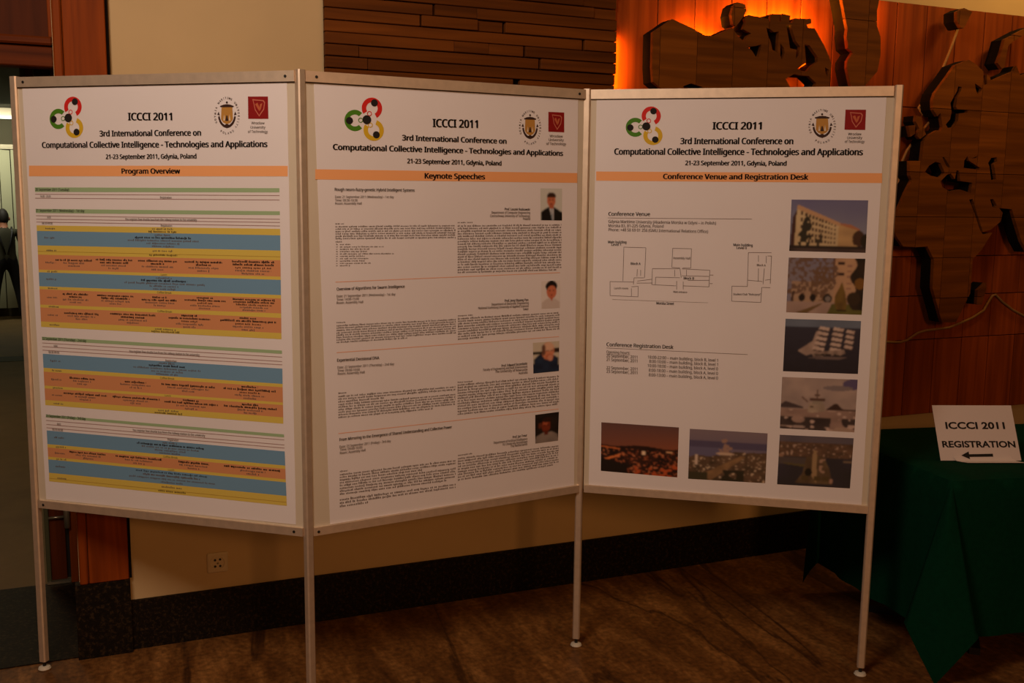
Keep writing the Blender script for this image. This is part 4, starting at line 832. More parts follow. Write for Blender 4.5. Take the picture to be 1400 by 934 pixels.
# ---- poster 2: paragraphs, rules, portraits
k, root = 2, POSTER[2]
for q, n, last, d in PARAS:
    mb = MB(); greek(mb, 2, q, n, last, O_A, .60, .56)
    p = mk('paragraph_text', mb, GREY_INK, root)
    p['kind'] = 'stuff'
for p, q in SEPS:
    mb = MB(); h = .0011
    mb.face([pt(k, p[0], p[1] - h, O_A), pt(k, q[0], q[1] - h, O_A), pt(k, q[0], q[1] + h, O_A), pt(k, p[0], p[1] + h, O_A)])
    mk('section_rule', mb, PALE_ORANGE, root)

# ---- small painted prints (flat photographs on the posters)
class Paint:
    def __init__(s, w, h, seed=1):
        s.w, s.h = w, h
        s.a = np.zeros((h, w, 3)); s.rg = np.random.default_rng(seed)
        s.X, s.Y = np.meshgrid((np.arange(w) + .5) / w, (np.arange(h) + .5) / h)
    def noise(s, nx, ny):
        g = s.rg.random((ny + 2, nx + 2))
        x, y = s.X * nx, s.Y * ny
        i, j = x.astype(int), y.astype(int); fx, fy = x - i, y - j
        fx, fy = fx * fx * (3 - 2 * fx), fy * fy * (3 - 2 * fy)
        return (g[j, i] * (1 - fx) + g[j, i + 1] * fx) * (1 - fy) + (g[j + 1, i] * (1 - fx) + g[j + 1, i + 1] * fx) * fy
    def put(s, m, c, c2=None, n=None):
        c = np.array(S(*c))
        if c2 is not None:
            c2 = np.array(S(*c2)); v = (c * (1 - n[..., None]) + c2 * n[..., None])
        else: v = np.broadcast_to(c, s.a.shape)
        m = np.asarray(m, float)[..., None]
        s.a = s.a * (1 - m) + v * m
    def poly(s, pts):
        m = np.zeros_like(s.X, bool)
        for (x0, y0), (x1, y1) in zip(pts, pts[1:] + pts[:1]):
            if y0 == y1: continue
            c = ((s.Y < y0) != (s.Y < y1)) & (s.X < (x1 - x0) * (s.Y - y0) / (y1 - y0) + x0)
            m ^= c
        return m
    def ell(s, cx, cy, rx, ry): return ((s.X - cx) / rx) ** 2 + ((s.Y - cy) / ry) ** 2 < 1
    def rect(s, x0, y0, x1, y1): return (s.X > x0) & (s.X < x1) & (s.Y > y0) & (s.Y < y1)

def photo(k, root, quad, P, name, label):
    mb = MB()
    h, w_ = P.h, P.w
    g = [[pt(k, *lerp2(quad, i / w_, j / h), O_A) for i in range(w_ + 1)] for j in range(h + 1)]
    vs = [p for r_ in g for p in r_]
    fs = [((j + 1) * (w_ + 1) + i, (j + 1) * (w_ + 1) + i + 1, j * (w_ + 1) + i + 1, j * (w_ + 1) + i) for j in range(h) for i in range(w_)]
    mb.raw(vs, fs)
    A = P.a
    for ax in (0, 1, 0, 1):               # prints are soft: small blur
        p_ = np.pad(A, [(1, 1) if i == ax else (0, 0) for i in range(3)], mode='edge')
        A = (np.take(p_, range(0, A.shape[ax]), ax) + 2 * A + np.take(p_, range(2, A.shape[ax] + 2), ax)) / 4
    c = np.concatenate([np.clip(A, 0, 1), np.ones((h, w_, 1))], -1).reshape(-1, 4)
    mk(name, mb, PHOTO_M, root, cols=c, label=label)

def portrait(kind):
    P = Paint(36, 46, 5)
    if kind == 'suit':
        P.put(P.X > -1, (205, 205, 195))
        P.put(P.poly([(.02, 1.01), (.02, .74), (.22, .64), (.4, .58), (.62, .58), (.82, .66), (.99, .74), (.99, 1.01)]), (22, 20, 18))
        P.put(P.poly([(.40, .58), (.62, .58), (.60, .80), (.62, 1.01), (.55, 1.01)]), (206, 204, 204))
        P.put(P.poly([(.49, .63), (.55, .63), (.60, 1.01), (.52, 1.01)]), (140, 150, 160))
        P.put(P.ell(.5, .36, .20, .23), (196, 112, 76)); P.put(P.rect(.42, .5, .6, .62), (180, 98, 66))
        P.put(P.ell(.51, .24, .20, .12) & (P.Y < .28), (58, 36, 24))
        for x in (.43, .57): P.put(P.ell(x, .35, .04, .015), (70, 40, 28))
        P.put(P.ell(.5, .48, .07, .015), (130, 56, 46)); P.put(P.ell(.5, .41, .03, .03), (212, 130, 92))
    elif kind == 'shirt':
        P.put(P.X > -1, (226, 218, 212))
        P.put(P.poly([(.02, 1.01), (.02, .80), (.25, .66), (.5, .62), (.75, .66), (.98, .78), (.98, 1.01)]), (206, 192, 184))
        P.put(P.ell(.55, .38, .27, .27), (204, 118, 84))
        P.put((P.ell(.54, .20, .31, .20)) & ~P.ell(.55, .38, .24, .21), (30, 20, 16))
        P.put(P.poly([(.46, .58), (.64, .58), (.55, .76)]), (190, 104, 74))
        for x in (.45, .65): P.put(P.ell(x, .35, .05, .015), (60, 36, 28))
        P.put(P.ell(.55, .52, .08, .015), (150, 66, 54))
    elif kind == 'sweater':
        P.put(P.X > -1, (206, 196, 176)); P.put(P.rect(0, .30, .34, .40), (44, 40, 32)); P.put(P.rect(.8, .22, 1, .36), (58, 38, 28))
        P.put(P.poly([(.0, 1.01), (.02, .55), (.2, .42), (.4, .36), (.75, .42), (.96, .55), (1.01, 1.01)]), (40, 56, 80), (28, 34, 52), P.noise(4, 5))
        P.put(P.ell(.57, .30, .24, .29), (214, 140, 104)); P.put(P.ell(.60, .16, .20, .14), (224, 180, 150))
        P.put(P.ell(.40, .26, .08, .18), (112, 76, 60))
        P.put(P.ell(.62, .50, .16, .10), (198, 116, 84)); P.put(P.ell(.66, .54, .10, .10), (216, 150, 122))
        for x in (.56, .72): P.put(P.ell(x, .29, .05, .014), (80, 46, 34))
    else:
        P.put(P.X > -1, (26, 20, 16), (44, 34, 28), P.noise(4, 4))
        P.put(P.poly([(.0, 1.01), (.02, .78), (.3, .66), (.7, .64), (.97, .76), (1.01, 1.01)]), (150, 136, 126), (126, 116, 110), P.noise(3, 3))
        P.put(P.ell(.46, .42, .19, .24), (128, 54, 30)); P.put(P.ell(.43, .32, .11, .10), (176, 88, 56)); P.put(P.rect(.38, .58, .56, .74), (100, 40, 24))
        P.put(P.ell(.5, .22, .20, .09), (52, 28, 18)); P.put(P.ell(.20, .40, .07, .10), (104, 52, 34))
        for x in (.40, .54): P.put(P.ell(x, .41, .04, .015), (44, 22, 16))
    return P
for kind, q in PORTRAITS.items():
    photo(2, root, q, portrait(kind), 'portrait_photo', {'suit': 'portrait in dark suit and pale shirt', 'shirt': 'portrait in pale open shirt', 'sweater': 'portrait in blue sweater, hand at chin', 'dark': 'dim portrait in grey top'}[kind])

def scene_photo(kind):
    W_, H_ = 112, 78
    P = Paint(W_, H_, 9)
    X, Y, N = P.X, P.Y, P.noise
    ALL = X > -1
    if kind == 'building':
        P.put(ALL, (104, 102, 138), (132, 132, 148), np.clip(Y * 1.3 + .2 * N(5, 4), 0, 1))
        P.put(P.poly([(.02, .50), (.03, .34), (.09, .16), (.08, 1), (0, 1)]), (72, 44, 38))
        roof = [(.09, .15), (.12, .11), (.62, .42), (.66, .48), (.64, .50)]
        P.put(P.poly([(.08, .14), (.64, .46), (.64, .90), (.06, .90)]), (206, 182, 140), (184, 160, 122), N(6, 6))
        P.put(P.poly([(.08, .12), (.10, .10), (.66, .44), (.64, .50), (.08, .18)]), (190, 150, 112))
        P.put(P.poly([(.64, .46), (.82, .50), (.91, .57), (.92, .90), (.63, .90)]), (196, 160, 110), (170, 138, 96), N(8, 8))
        P.put(P.poly([(.66, .44), (.80, .47), (.92, .56), (.90, .58), (.66, .48)]), (170, 112, 80))
        for r_ in range(5):
            for c_ in range(11):
                s = c_ / 10.6; x = .13 + .47 * (s ** .88); t = .245 + .135 * r_
                top = .12 + .345 * (x - .08) / .56
                y = top + (t - .14) * (.88 - top) / .74
                P.put(P.rect(x, y - .030 * (1.2 - .5 * s), x + .030 * (1.1 - .5 * s), y + .030 * (1.2 - .5 * s)), (78, 58, 46))
        tr = (N(16, 14) > .42)
        P.put(P.ell(.22, .62, .07, .30) & tr, (52, 46, 36)); P.put(P.ell(.17, .76, .07, .16) & tr, (50, 46, 34)); P.put(P.ell(.38, .76, .05, .16) & tr, (64, 54, 42))
        P.put(P.ell(.90, .74, .08, .16) & (N(14, 12) > .3), (70, 46, 32)); P.put(P.ell(.99, .78, .06, .14), (40, 34, 24))
        P.put((Y > .885) & (N(20, 6) > -.1), (46, 36, 32)); P.put(Y > .93, (84, 68, 62), (52, 40, 38), N(8, 3))
    elif kind == 'garden':
        P.put(ALL, (120, 118, 140), (132, 122, 128), N(3, 3))
        P.put((X > .6) & (X < .9), (190, 152, 116), (172, 136, 108), N(5, 8))
        P.put(P.rect(.05, .42, .62, .80), (176, 146, 118), (150, 122, 100), N(8, 6))
        P.put(P.rect(.59, 0, .615, .32), (98, 66, 56))
        for y in (.07, .26): P.put(P.rect(.655, y, .74, y + .05), (52, 34, 30))
        for y in (.12, .22, .31, .43, .52): P.put(P.rect(.78, y, .84, y + .03), (150, 112, 94))
        br = (N(26, 22) * .6 + N(50, 44) * .4)
        m = P.ell(.25, .30, .42, .46) & (br > .50) & (Y < .66)
        P.put(m, (112, 86, 70)); P.put(P.ell(.45, .45, .14, .32) & (N(40, 30) > .5), (112, 84, 62))
        P.put(P.poly([(.10, .60), (.07, 1), (.03, 1), (.07, .6)]), (74, 54, 44))
        for x, r in ((.20, .045), (.345, .04)): P.put(P.ell(x, .72, r, .07) , (38, 30, 26))
        P.put(P.ell(.54, .73, .058, .085), (40, 34, 30)); P.put(P.ell(.545, .735, .036, .05), (128, 118, 112))
        P.put(Y > .80, (170, 144, 130), (150, 126, 114), N(6, 4))
        P.put(P.poly([(.12, 1), (.45, .82), (.48, .82), (.28, 1)]), (110, 86, 52))
        P.put(P.poly([(.54, 1), (.60, .82), (1, .82), (1, 1)]), (104, 100, 48), (88, 84, 40), N(10, 5))
        P.put(P.poly([(.72, .42), (.63, .70), (.64, .86), (.68, .94), (.78, .94), (.80, .84), (.77, .62)]), (122, 96, 44), (92, 70, 34), N(14, 12))
        P.put(P.ell(.73, .935, .07, .015), (44, 36, 22))
        P.put((X > .86 + .04 * np.sin(Y * 14)) & (Y < .92), (52, 38, 28), (34, 28, 22), N(9, 9)); P.put(P.ell(.95, .45, .07, .10), (122, 84, 36))
        P.put(P.ell(.88, .72, .09, .12), (56, 42, 28))
    elif kind == 'sail':
        P.put(ALL, (58, 56, 68), (44, 40, 46), np.clip(Y + .2 * (N(10, 24) - .5), 0, 1))
        P.put(Y < .14, (110, 120, 136), (96, 104, 120), N(4, 2))
        P.put(P.poly([(.18, .60), (.38, .40), (.42, .22), (.46, .20), (.46, .62), (.30, .68)]), (178, 156, 142), (150, 128, 116), N(10, 10))
        for (x0, x1, y0, sh, n, w0) in ((.47, .60, .12, -.10, 5, 1), (.655, .785, .13, -.05, 5, 1), (.83, .93, .17, -.03, 4, 1)):
            for i in range(n):
                t = i / n; ya = y0 + i * .096; dx = sh * t * .9
                P.put(P.poly([(x0 + dx, ya), (x1 + dx * .8, ya + .03), (x1 + dx * .8 - .015, ya + .085), (x0 + dx - .02, ya + .055)]), (206, 184, 170), (186, 162, 148), N(12, 8))
                P.put(P.poly([(x0 + dx, ya + .06), (x1 + dx * .8, ya + .088), (x1 + dx * .8 - .015, ya + .104), (x0 + dx - .02, ya + .078)]), (78, 64, 58))
        P.put(P.poly([(.36, .62), (.80, .55), (.82, .62), (.76, .66), (.40, .70)]), (170, 148, 134), (110, 92, 84), N(16, 8))
        P.put(P.poly([(.30, .72), (.60, .69), (.86, .69), (.74, .745), (.45, .74)]), (112, 96, 92))
        P.put(P.ell(.60, .665, .20, .02) & (N(20, 6) > .45), (50, 42, 40))
    elif kind == 'ice':
        P.put(ALL, (186, 164, 152), (150, 134, 128), np.clip(.55 * N(5, 6) + .45 * N(12, 10), 0, 1))
        P.put(P.ell(.95, .10, .14, .10), (94, 84, 116)); P.put(P.ell(.75, .18, .20, .05), (130, 118, 118))
        P.put(P.poly([(0, .52), (.06, .46), (.16, .50), (.30, .56), (.30, .59), (0, .59)]), (76, 64, 64))
        P.put(P.poly([(.60, .60), (.72, .47), (.76, .48), (.82, .57), (1, .58), (1, .62), (.60, .63)]), (66, 48, 42))
        P.put(Y > .60, (170, 142, 128), (132, 108, 98), N(8, 9)); P.put((Y > .76) & (N(4, 5) > .30), (78, 66, 62), (56, 46, 44), N(6, 5))
        P.put((Y > .62) & (N(14, 18) > .74), (196, 170, 156))
        P.put(P.poly([(.38, .48), (.36, .64), (.40, .67), (.60, .63), (.59, .52), (.57, .48)]), (190, 170, 148), (150, 134, 118), N(9, 9))
        P.put(P.rect(.38, .39, .585, .435), (92, 68, 58)); P.put(P.rect(.42, .435, .56, .50), (150, 138, 122)); P.put(P.rect(.39, .54, .44, .57), (70, 52, 40))
        P.put(P.rect(.475, .22, .49, .40), (104, 82, 72)); P.put(P.rect(.45, .31, .52, .35), (104, 82, 72)); P.put(P.poly([(.27, .37), (.29, .36), (.37, .46), (.35, .47)]), (104, 78, 66))
        P.put(P.ell(.25, .95, .09, .03), (170, 150, 140)); P.put(P.poly([(.7, 1), (.76, .92), (.9, .93), (1, .97), (1, 1)]), (172, 146, 128))
    elif kind == 'pier':
        P.put(ALL, (62, 56, 66), (54, 50, 50), N(4, 4))
        P.put(Y < .16, (104, 94, 100), (92, 86, 96), N(5, 3))
        P.put((Y > .13) & (Y < .42), (122, 92, 72), (64, 52, 40), np.clip(.5 * N(14, 16) + .5 * N(30, 30), 0, 1))
        P.put((Y > .17) & (Y < .40) & (N(34, 30) > .78), (176, 148, 128))
        P.put(P.rect(0, .37, .06, .43), (150, 118, 96)); P.put((X < .4) & (Y > .44) & (Y < .58), (86, 76, 72)); P.put(P.poly([(.05, .55), (.42, .57), (.42, .63), (.1, .58)]), (96, 84, 52))
        P.put(P.poly([(.38, .42), (.60, .38), (.70, .62), (.76, .95), (.24, .95), (.34, .75)]), (112, 92, 66), (84, 66, 48), N(12, 12))
        P.put(P.poly([(.47, .28), (.52, .28), (.54, .95), (.46, .78)]), (160, 132, 96)); P.put(P.ell(.42, .72, .05, .08), (40, 34, 26))
        for x in (.33, .50, .62): P.put(P.rect(x, .80, x + .09, .89), (88, 72, 44))
        P.put((P.poly([(.56, .46), (.64, .44), (.70, .76), (.56, .76)])) & (N(24, 20) > .62), (166, 134, 112))
        P.put(P.ell(.735, .88, .025, .05), (168, 132, 112)); P.put(P.rect(.88, .46, 1, .50), (122, 104, 84))
    elif kind == 'night':
        P.put(ALL, (104, 72, 66), (142, 82, 56), np.clip(Y * 2.1 * (.6 + .5 * X), 0, 1))
        P.put(Y > .44 + .02 * np.sin(X * 9), (62, 34, 24), (34, 22, 18), N(6, 6))
        lights = .5 * N(30, 26) + .5 * N(60, 50)
        P.put((Y > .50) & (X + Y * .6 > .62) & (lights > .60), (140, 70, 42)); P.put((Y > .50) & (lights > .72), (190, 116, 76))
        P.put(P.poly([(0, .47), (.25, .50), (.25, .53), (0, .50)]), (196, 104, 54)); P.put(P.poly([(.02, .74), (.28, .60), (.30, .63), (.04, .78)]) & (N(30, 20) > .35), (220, 124, 66))
        P.put((X < .35) & (Y > .72 + .3 * X), (36, 26, 20)); P.put(P.rect(.54, .52, .58, .60), (240, 206, 170)); P.put(P.rect(.85, .50, .93, .53), (236, 180, 130))
        P.put((Y > .86 - .1 * X) & (X > .45) & (N(20, 16) > .55), (186, 84, 42))
    else:
        P.put(ALL, (132, 116, 122), (112, 102, 122), Y * 2)
        P.put((Y > .22) & (Y < .36), (88, 80, 104)); P.put((Y > .34) & (Y < .52) & (X < .5), (104, 98, 124))
        land = Y > (.50 - .14 * np.clip((X - .3) * 3, 0, 1) + .04 * (N(12, 3) - .5) * 2 + .02)
        P.put(land, (120, 92, 70), (58, 50, 36), np.clip(.5 * N(10, 9) + .5 * N(24, 20), 0, 1))
        P.put(land & (N(44, 36) > .80), (206, 180, 150)); P.put(P.poly([(.10, .95), (.68, .48), (.74, .50), (.30, 1)]), (150, 116, 80), (110, 84, 58), N(14, 12))
        P.put(P.rect(.08, .50, .115, .70), (210, 186, 164)); P.put((P.ell(.47, .32, .09, .16)) & (N(30, 20) > .5), (160, 128, 112)); P.put(P.ell(.47, .46, .12, .03), (200, 172, 146))
        P.put((Y > .78) & (X > .40) & (X < .72) & (N(10, 8) > .3), (54, 48, 34)); P.put((Y > .85) & (X < .25), (66, 60, 40))
    return P
PLAB = {'building': 'photo of a pale building with rows of windows', 'garden': 'photo of trees before an arched building', 'sail': 'photo of a three-masted ship under white sails',
        'ice': 'photo of a ship among ice', 'pier': 'aerial photo of a pier', 'night': 'photo of a town lit at night', 'bay': 'photo of a town beside a bay'}
k, root = 3, POSTER[3]
for kind, q in PHOTOS.items():
    photo(3, root, q, scene_photo(kind), 'printed_photo', PLAB[kind])
pl = MB()
for i, (p, q, w_) in enumerate(PLAN_LINES):
    d = Vector((q[0] - p[0], q[1] - p[1])).normalized(); nx, ny = -d.y * w_ / 2, d.x * w_ / 2
    mb = MB() if i < 3 else pl
    mb.face([pt(3, p[0] - nx, p[1] - ny, O_B), pt(3, q[0] - nx, q[1] - ny, O_B), pt(3, q[0] + nx, q[1] + ny, O_B), pt(3, p[0] + nx, p[1] + ny, O_B)])
    if i < 3: mk('heading_rule', mb, THIN_INK, root)
mk('floor_plan_lines', pl, THIN_INK, root)['kind'] = 'stuff'

# ================================================================ registration table, cloth, sign
ZT = .70
C0 = Vector((2.619, -1.246, 0))
AF = math.radians(-11.0); AL = math.radians(82.0)
EF = Vector((math.cos(AF), math.sin(AF), 0)); EL = Vector((math.cos(AL), math.sin(AL), 0))
LT, DT = 1.60, .755
def tp(s, t, z): return C0 + EF * s + EL * t + Vector((0, 0, z))
tb = empty('table', tp(LT / 2, DT / 2, 0))
tag(tb, 'table under the green cloth with a black foot bar below the hem', 'table')
mb = MB(); i_ = .012
mb.hexa([tp(i_, i_, ZT - .034), tp(LT - i_, i_, ZT - .034), tp(LT - i_, DT - i_, ZT - .034), tp(i_, DT - i_, ZT - .034),
         tp(i_, i_, ZT - .005), tp(LT - i_, i_, ZT - .005), tp(LT - i_, DT - i_, ZT - .005), tp(i_, DT - i_, ZT - .005)])
mk('table_top', mb, mat('brown_table_top', S(96, 66, 40), .5, noise=.1, scale=9), tb)
for s in (.42, LT - .42):
    c = tp(s, DT / 2, 0)
    mb = MB(); mb.lathe((c.x, c.y, .03), [(.028, 0), (.028, ZT - .064)], 14); fix(mk('pedestal', mb, BLACK, tb))
    for d in (Vector((-.70, .72, 0)), Vector((.70, .72, 0)), Vector((.70, -.72, 0)), Vector((-.70, -.72, 0))):
        d = d.normalized(); n = Vector((-d.y, d.x, 0)) * .018
        e = c + d * (.40 if d.y > 0 else .27)
        mb = MB(); a, b = c, e
        mb.hexa([a - n, b - n, b + n, a + n, a - n + Vector((0, 0, .042)), b - n + Vector((0, 0, .026)), b + n + Vector((0, 0, .026)), a + n + Vector((0, 0, .042))])
        fix(mk('foot_bar', mb, BLACK, tb))

DROP = .545
mb = MB()
V = {}
def add(p):
    mb.v.append(tuple(p)); return len(mb.v) - 1
def grid(rows):
    idx = [[add(p) for p in r_] for r_ in rows]
    for a, b in zip(idx, idx[1:]):
        for i in range(len(a) - 1): mb.f.append((a[i], a[i + 1], b[i + 1], b[i]))
zt = ZT + .002
grid([[tp(LT * i / 16, DT * j / 8, zt) for i in range(17)] for j in range(9)])
def wave(u, r, seed):  # soft folds that grow towards the hem
    return (.012 * math.sin(u * 13 + seed) + .009 * math.sin(u * 29 + 2 * seed)) * (r / DROP) ** 1.3
NR = 14
sides = ((Vector((0, 0, 0)), EF, LT, -EL, 1.0), (tp(0, 0, 0) - C0, EL, DT, -EF, 2.2), (EL * DT, EF, LT, EL, .4), (EF * LT, EL, DT, EF, 3.1))
for off, ax, ln_, out, seed in sides:
    rows = []
    for j in range(NR + 1):
        r = DROP * j / NR
        row = []
        for i in range(41):
            u = ln_ * i / 40
            edge = min(1.0, min(u, ln_ - u) / .10)
            o = .004 + .012 * min(1, r / .05) * .5 + max(-.004, wave(u, r, seed)) * edge + .02 * (r / DROP)
            row.append(C0 + off + ax * u + out * o * (min(1, r / .02)) + Vector((0, 0, zt - r * .995)))
        rows.append(row)
    grid(rows)
def flap(corner, d_out, half=12.5, zmin=.006):
    d_out = d_out.normalized(); lat = Vector((-d_out.y, d_out.x, 0))
    rows = []
    NJ = 18
    for j in range(NJ + 1):
        row = []
        for i in range(17):
            ps = -1 + 2 * i / 16
            th = math.radians(half) * ps
            hw, hd, tipd = DROP * math.sin(math.radians(half)), DROP * math.cos(math.radians(half)), (zt - zmin - .004) / .965
            rmax = tipd * hw / (hw * math.cos(th) + (tipd - hd) * abs(math.sin(th)))     # straight lower edges down to the tip
            r = rmax * j / NJ
            bul = .018 * (1 - ps * ps) + .016
            z = zt - r * math.cos(th) * .965
            p = corner + lat * (r * math.sin(th)) + d_out * (bul * min(1, r / .08) + .045 * r * (1 - .7 * abs(ps)))
            row.append(Vector((p.x, p.y, max(z, zmin))))
        rows.append(row)
    grid(rows)
    for e_ in (0, 16):      # cloth returning behind the fold
        ret = []
        for j in range(NJ + 1):
            q = rows[j][e_]
            ret.append([q, Vector((corner.x, corner.y, q.z)) + (q - Vector((corner.x, corner.y, q.z))) * .15])
        grid(ret)
diag = (-EF - EL)
flap(tp(0, 0, 0), diag)
flap(tp(0, DT, 0), (-EF + EL * .4), 12.0, .05)
flap(tp(LT, 0, 0), (EF - EL)); flap(tp(LT, DT, 0), (EF + EL))
cl_ = mk('tablecloth', mb, CLOTH, None, smooth=True)
bm = bmesh.new(); bm.from_mesh(cl_.data); bmesh.ops.remove_doubles(bm, verts=bm.verts, dist=.0004); bmesh.ops.recalc_face_normals(bm, faces=bm.faces); bm.to_mesh(cl_.data); bm.free()
tag(cl_, 'dark green cloth draped over the table, corner hanging to the floor', 'tablecloth')

# folded sign card leaning back on the table
zc = ZT + .0045
BLc, BRc = Vector((2.788, -1.030, zc)), Vector((3.066, -1.133, zc))
eu = (BRc - BLc).normalized(); nb = Vector((-eu.y, eu.x, 0)); th = math.radians(28)
ev = nb * math.sin(th) + Vector((0, 0, math.cos(th))); en = eu.cross(ev).normalized()
CWd, CHt = (BRc - BLc).length, .207
def cp(a, b, o=0.0): return BLc + eu * (a * CWd) + ev * (b * CHt) + en * o
sg = empty('card_sign', (BLc + BRc) / 2)
tag(sg, 'white card sign reading ICCCI 2011 REGISTRATION on the green table', 'sign')
mb = MB(); mb.hexa([cp(0, 0, .0012), cp(1, 0, .0012), cp(1, 0, 0), cp(0, 0, 0), cp(0, 1, .0012), cp(1, 1, .0012), cp(1, 1, 0), cp(0, 1, 0)])
fix(mk('front_leaf', mb, CARD, sg))
top0, top1 = cp(0, 1), cp(1, 1)
bk = Vector((0, 0, 0)) + nb * .115
top0, top1 = cp(.40, .97), cp(.60, .97)
b0, b1 = Vector((top0.x, top0.y, zc)) + bk * .5, Vector((top1.x, top1.y, zc)) + bk * .5
mb = MB(); o_ = nb * .0012
mb.hexa([b0, b1, b1 + o_, b0 + o_, top0, top1, top1 + o_, top0 + o_])
fix(mk('prop_strip', mb, CARD, sg))
fcp = lambda u, v, o: cp(u / CWd, v / CHt, o)
for s, u0, u1, v, h in (('ICCCI 2011', .128, .872, .565, .128), ('REGISTRATION', .05, .962, .232, .118)):
    mb = MB(); put_text(mb, fcp, s, (u0 * CWd, v * CHt), (u1 * CWd, v * CHt), h * CHt, 3, .0016, 'builtin')
    mk('lettering', mb, INK, sg)
an = empty('arrow_note', cp(.5, 0))
tag(an, 'small white paper with a black arrow propped against the card sign', 'note')
mb = MB()
prof = [(.20, .0016), (.14, .0018), (.08, .002), (.035, .004)]
rows = []
for v, o in prof: rows.append([cp(.155 + .05 * (.2 - v), v, o), cp(.88 + .03 * (.2 - v), v, o)])
fw = -nb
e0, e1 = cp(.16, 0, 0), cp(.90, 0, 0)
for d, z in ((.008, .0012), (.020, .0006), (.034, .0008)):
    rows.append([e0 + fw * d + eu * (.1 + d * .9) * .25 * (d / .03) + Vector((0, 0, z)), e1 + fw * d + eu * (d * .9) + Vector((0, 0, z))])
idx = [[add_ for add_ in r_] for r_ in rows]
for a, b in zip(rows, rows[1:]): mb.face([b[0], b[1], a[1], a[0]])
nt_ = mk('paper', mb, CARD, an)
mb = MB()
ar = [(.262, .085), (.36, .155), (.36, .105), (.655, .115), (.655, .062), (.36, .056), (.36, .012)]
mb.face([cp(a, b + .005, .0052 if b < .05 else .0034) for a, b in ar][::-1])
mk('arrow', mb, INK, an)

# ================================================================ wall socket
sk = empty('wall_socket', (.381, .012, .284))
tag(sk, 'cream wall socket low on the plaster under the left panel', 'socket')
one('plate', SOCKET, (.344, .419, .0005, .012, .247, .322), parent=sk, c=.004)
mb = MB(); mb.lathe((.3815, -.0008, .2845), [(.029, .0012), (.029, -.002), (.024, -.002), (.022, .0009)], 24, 'y'); fix(mk('ring', mb, SOCKET, sk))
for dx, dz_ in ((-.0095, .012), (.0085, .013), (-.0095, -.012), (.0085, -.012)):
    mb = MB(); mb.lathe((.3815 + dx, -.0008, .2845 + dz_), [(.0045, .0), (.0045, -.0012)], 10, 'y'); fix(mk('hole', mb, BLACK, sk))
mb = MB(); mb.lathe((.3815, -.0008, .2845), [(.003, 0), (.003, -.006), (.002, -.008)], 10, 'y'); fix(mk('earth_pin', mb, STEEL, sk))

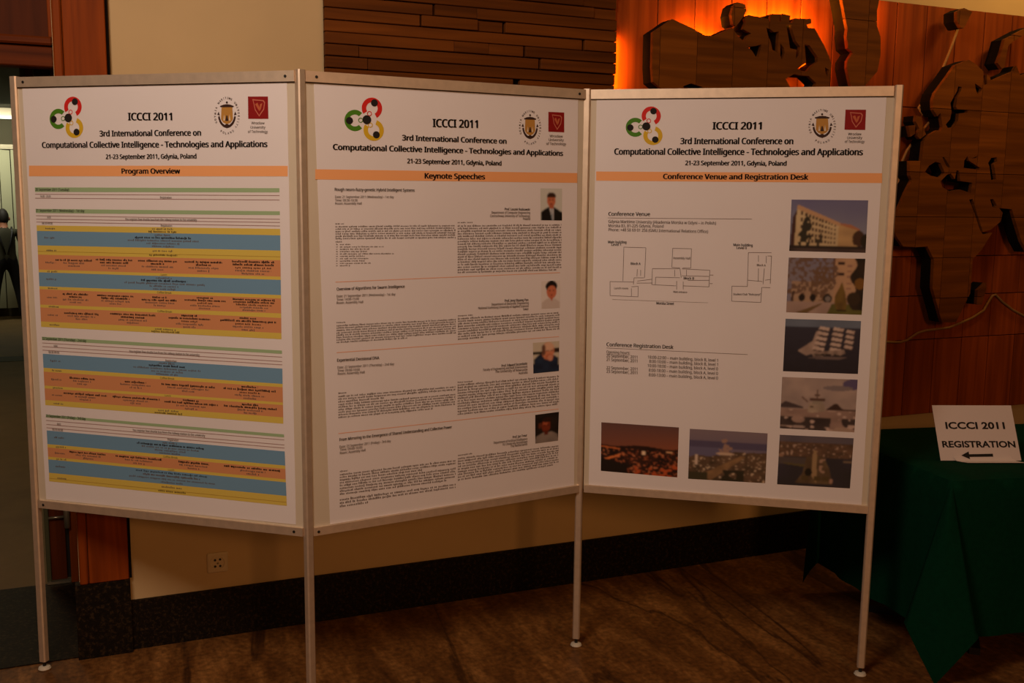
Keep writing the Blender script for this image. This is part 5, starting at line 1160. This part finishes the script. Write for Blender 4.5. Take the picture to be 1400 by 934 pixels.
# ================================================================ person in the corridor
def person(loc, face_dir, h):
    k_ = h / 1.75
    J = {'pel': (0, 0, .95), 'belly': (0, .0, 1.10), 'chest': (0, -.01, 1.30), 'neck': (0, .0, 1.47), 'head0': (0, .03, 1.56), 'head1': (0, .04, 1.66),
         'hipL': (-.10, 0, .90), 'kneeL': (-.15, .03, .49), 'ankL': (-.19, -.02, .09), 'toeL': (-.22, .13, .04),
         'hipR': (.10, 0, .90), 'kneeR': (.16, .02, .49), 'ankR': (.21, -.02, .09), 'toeR': (.26, .12, .04),
         'shL': (-.18, 0, 1.41), 'elL': (-.27, -.03, 1.13), 'wrL': (-.25, .12, .92), 'shR': (.18, 0, 1.41), 'elR': (.27, -.04, 1.13), 'wrR': (.26, .10, .90)}
    RAD = {'pel': (.155, .115), 'belly': (.14, .11), 'chest': (.165, .115), 'neck': (.055, .055), 'head0': (.072, .085), 'head1': (.075, .092), 'hipL': (.095, .10), 'hipR': (.095, .10),
           'kneeL': (.062, .066), 'kneeR': (.062, .066), 'ankL': (.045, .05), 'ankR': (.045, .05), 'toeL': (.04, .028), 'toeR': (.04, .028), 'shL': (.065, .065), 'shR': (.065, .065),
           'elL': (.045, .045), 'elR': (.045, .045), 'wrL': (.03, .03), 'wrR': (.03, .03)}
    E_ = [('pel', 'belly'), ('belly', 'chest'), ('chest', 'neck'), ('neck', 'head0'), ('head0', 'head1'), ('pel', 'hipL'), ('hipL', 'kneeL'), ('kneeL', 'ankL'), ('ankL', 'toeL'), ('pel', 'hipR'), ('hipR', 'kneeR'), ('kneeR', 'ankR'), ('ankR', 'toeR'),
          ('chest', 'shL'), ('shL', 'elL'), ('elL', 'wrL'), ('chest', 'shR'), ('shR', 'elR'), ('elR', 'wrR')]
    for sd, sx in (('L', -1), ('R', 1)):
        w_ = J['wr' + sd]
        J['palm' + sd] = (w_[0] - sx * .01, w_[1] + .06, w_[2] - .055); RAD['palm' + sd] = (.028, .018); E_.append(('wr' + sd, 'palm' + sd))
        for i in range(4):
            a = (w_[0] - sx * .01 + (i - 1.5) * .016, w_[1] + .10, w_[2] - .10)
            b = (a[0] - sx * .012, a[1] + .018 + .004 * (i in (1, 2)), a[2] - .035)
            J[f'f{i}{sd}'] = a; J[f'g{i}{sd}'] = b; RAD[f'f{i}{sd}'] = (.009, .009); RAD[f'g{i}{sd}'] = (.008, .008)
            E_ += [('palm' + sd, f'f{i}{sd}'), (f'f{i}{sd}', f'g{i}{sd}')]
        a = (w_[0] - sx * .045, w_[1] + .075, w_[2] - .06); J['t' + sd] = a; RAD['t' + sd] = (.010, .010); E_.append(('wr' + sd, 't' + sd))
    names = list(J)
    me = bpy.data.meshes.new('person')
    me.from_pydata([tuple(c * k_ for c in J[n]) for n in names], [(names.index(a), names.index(b)) for a, b in E_], [])
    o = bpy.data.objects.new('person', me); COL.objects.link(o)
    sm = o.modifiers.new('skin', 'SKIN'); sm.use_smooth_shade = True
    for n, sv in zip(names, me.skin_vertices[0].data):
        sv.radius = tuple(r * k_ for r in RAD[n]); sv.use_root = (n == 'pel')
    ss = o.modifiers.new('sub', 'SUBSURF'); ss.levels = 2; ss.render_levels = 2
    dg = bpy.context.evaluated_depsgraph_get()
    m2 = bpy.data.meshes.new_from_object(o.evaluated_get(dg))
    bpy.data.objects.remove(o, do_unlink=True)
    m2.name = 'person'
    for mm in (mat('dark_olive_shirt', S(58, 56, 36), .8), mat('black_trousers', S(20, 18, 16), .8), mat('skin', S(170, 112, 82), .6), mat('black_shoes', S(14, 12, 12), .5)):
        m2.materials.append(mm)
    for p in m2.polygons:
        c = p.center; z = c.z / k_; x = abs(c.x) / k_
        if z > 1.46: i = 2
        elif z < .10: i = 3
        elif x > .20 and z < 1.12 and z > .7: i = 2
        elif z < .98: i = 1
        else: i = 0
        p.material_index = i; p.use_smooth = True
    lo = min(v.co.z for v in m2.vertices)
    for v in m2.vertices: v.co.z -= lo
    o = bpy.data.objects.new('person', m2); COL.objects.link(o)
    o.location = loc; o.rotation_euler = (0, 0, face_dir)
    # face, hair and bag straps are children
    def child(nm, mb, mm, sm_=True):
        c_me = bpy.data.meshes.new(nm); c_me.from_pydata([tuple(Vector(v) * k_ - Vector((0, 0, lo))) for v in mb.v], [], mb.f); c_me.materials.append(mm)
        if sm_: c_me.polygons.foreach_set('use_smooth', [True] * len(c_me.polygons))
        co = bpy.data.objects.new(nm, c_me); COL.objects.link(co); co.parent = o
        return co
    bm = bmesh.new(); bmesh.ops.create_icosphere(bm, subdivisions=3, radius=1.0)
    hb = MB(); bm.verts.index_update()
    keep = [f for f in bm.faces if not (f.calc_center_median().y > .35 and f.calc_center_median().z < .45) and f.calc_center_median().z > -.92]
    hb.raw([(v.co.x * .083, v.co.y * .100 + .030, v.co.z * .135 + 1.625) for v in bm.verts], [[v.index for v in f.verts] for f in keep]); bm.free()
    child('hair', hb, mat('dark_brown_hair', S(30, 22, 16), .7))
    for s in (-1, 1):
        mb = MB(); mb.tube([(s * .09, .105, 1.30), (s * .10, .06, 1.44), (s * .105, -.02, 1.47), (s * .10, -.10, 1.40), (s * .06, -.135, 1.22), (s * .02, -.14, 1.05)], .014, 8)
        child('strap', mb, BLACK)
        mb = MB(); mb.lathe((s * .086, .03, 1.60), [(.004, -.028), (.014, -.012), (.015, .012), (.006, .028)], 8); child('ear', mb, mat('skin', (0, 0, 0)))
        mb = MB(); mb.lathe((s * .028, .127, 1.625), [(.002, -.007), (.008, 0), (.002, .007)], 8); child('eye', mb, BLACK)
    mb = MB(); mb.lathe((0, .135, 1.59), [(.016, -.016), (.012, 0), (.004, .03)], 8); child('nose', mb, mat('skin', (0, 0, 0)))
    mb = MB(); mb.tube([(-.02, .118, 1.555), (0, .126, 1.552), (.02, .118, 1.555)], .005, 6); child('mouth', mb, mat('lips', S(140, 70, 60), .6))
    return o
pr = person((-1.03, 11.0, .0), math.radians(12), 1.47)
tag(pr, 'person in dark olive top and black trousers seen from behind in corridor', 'person')
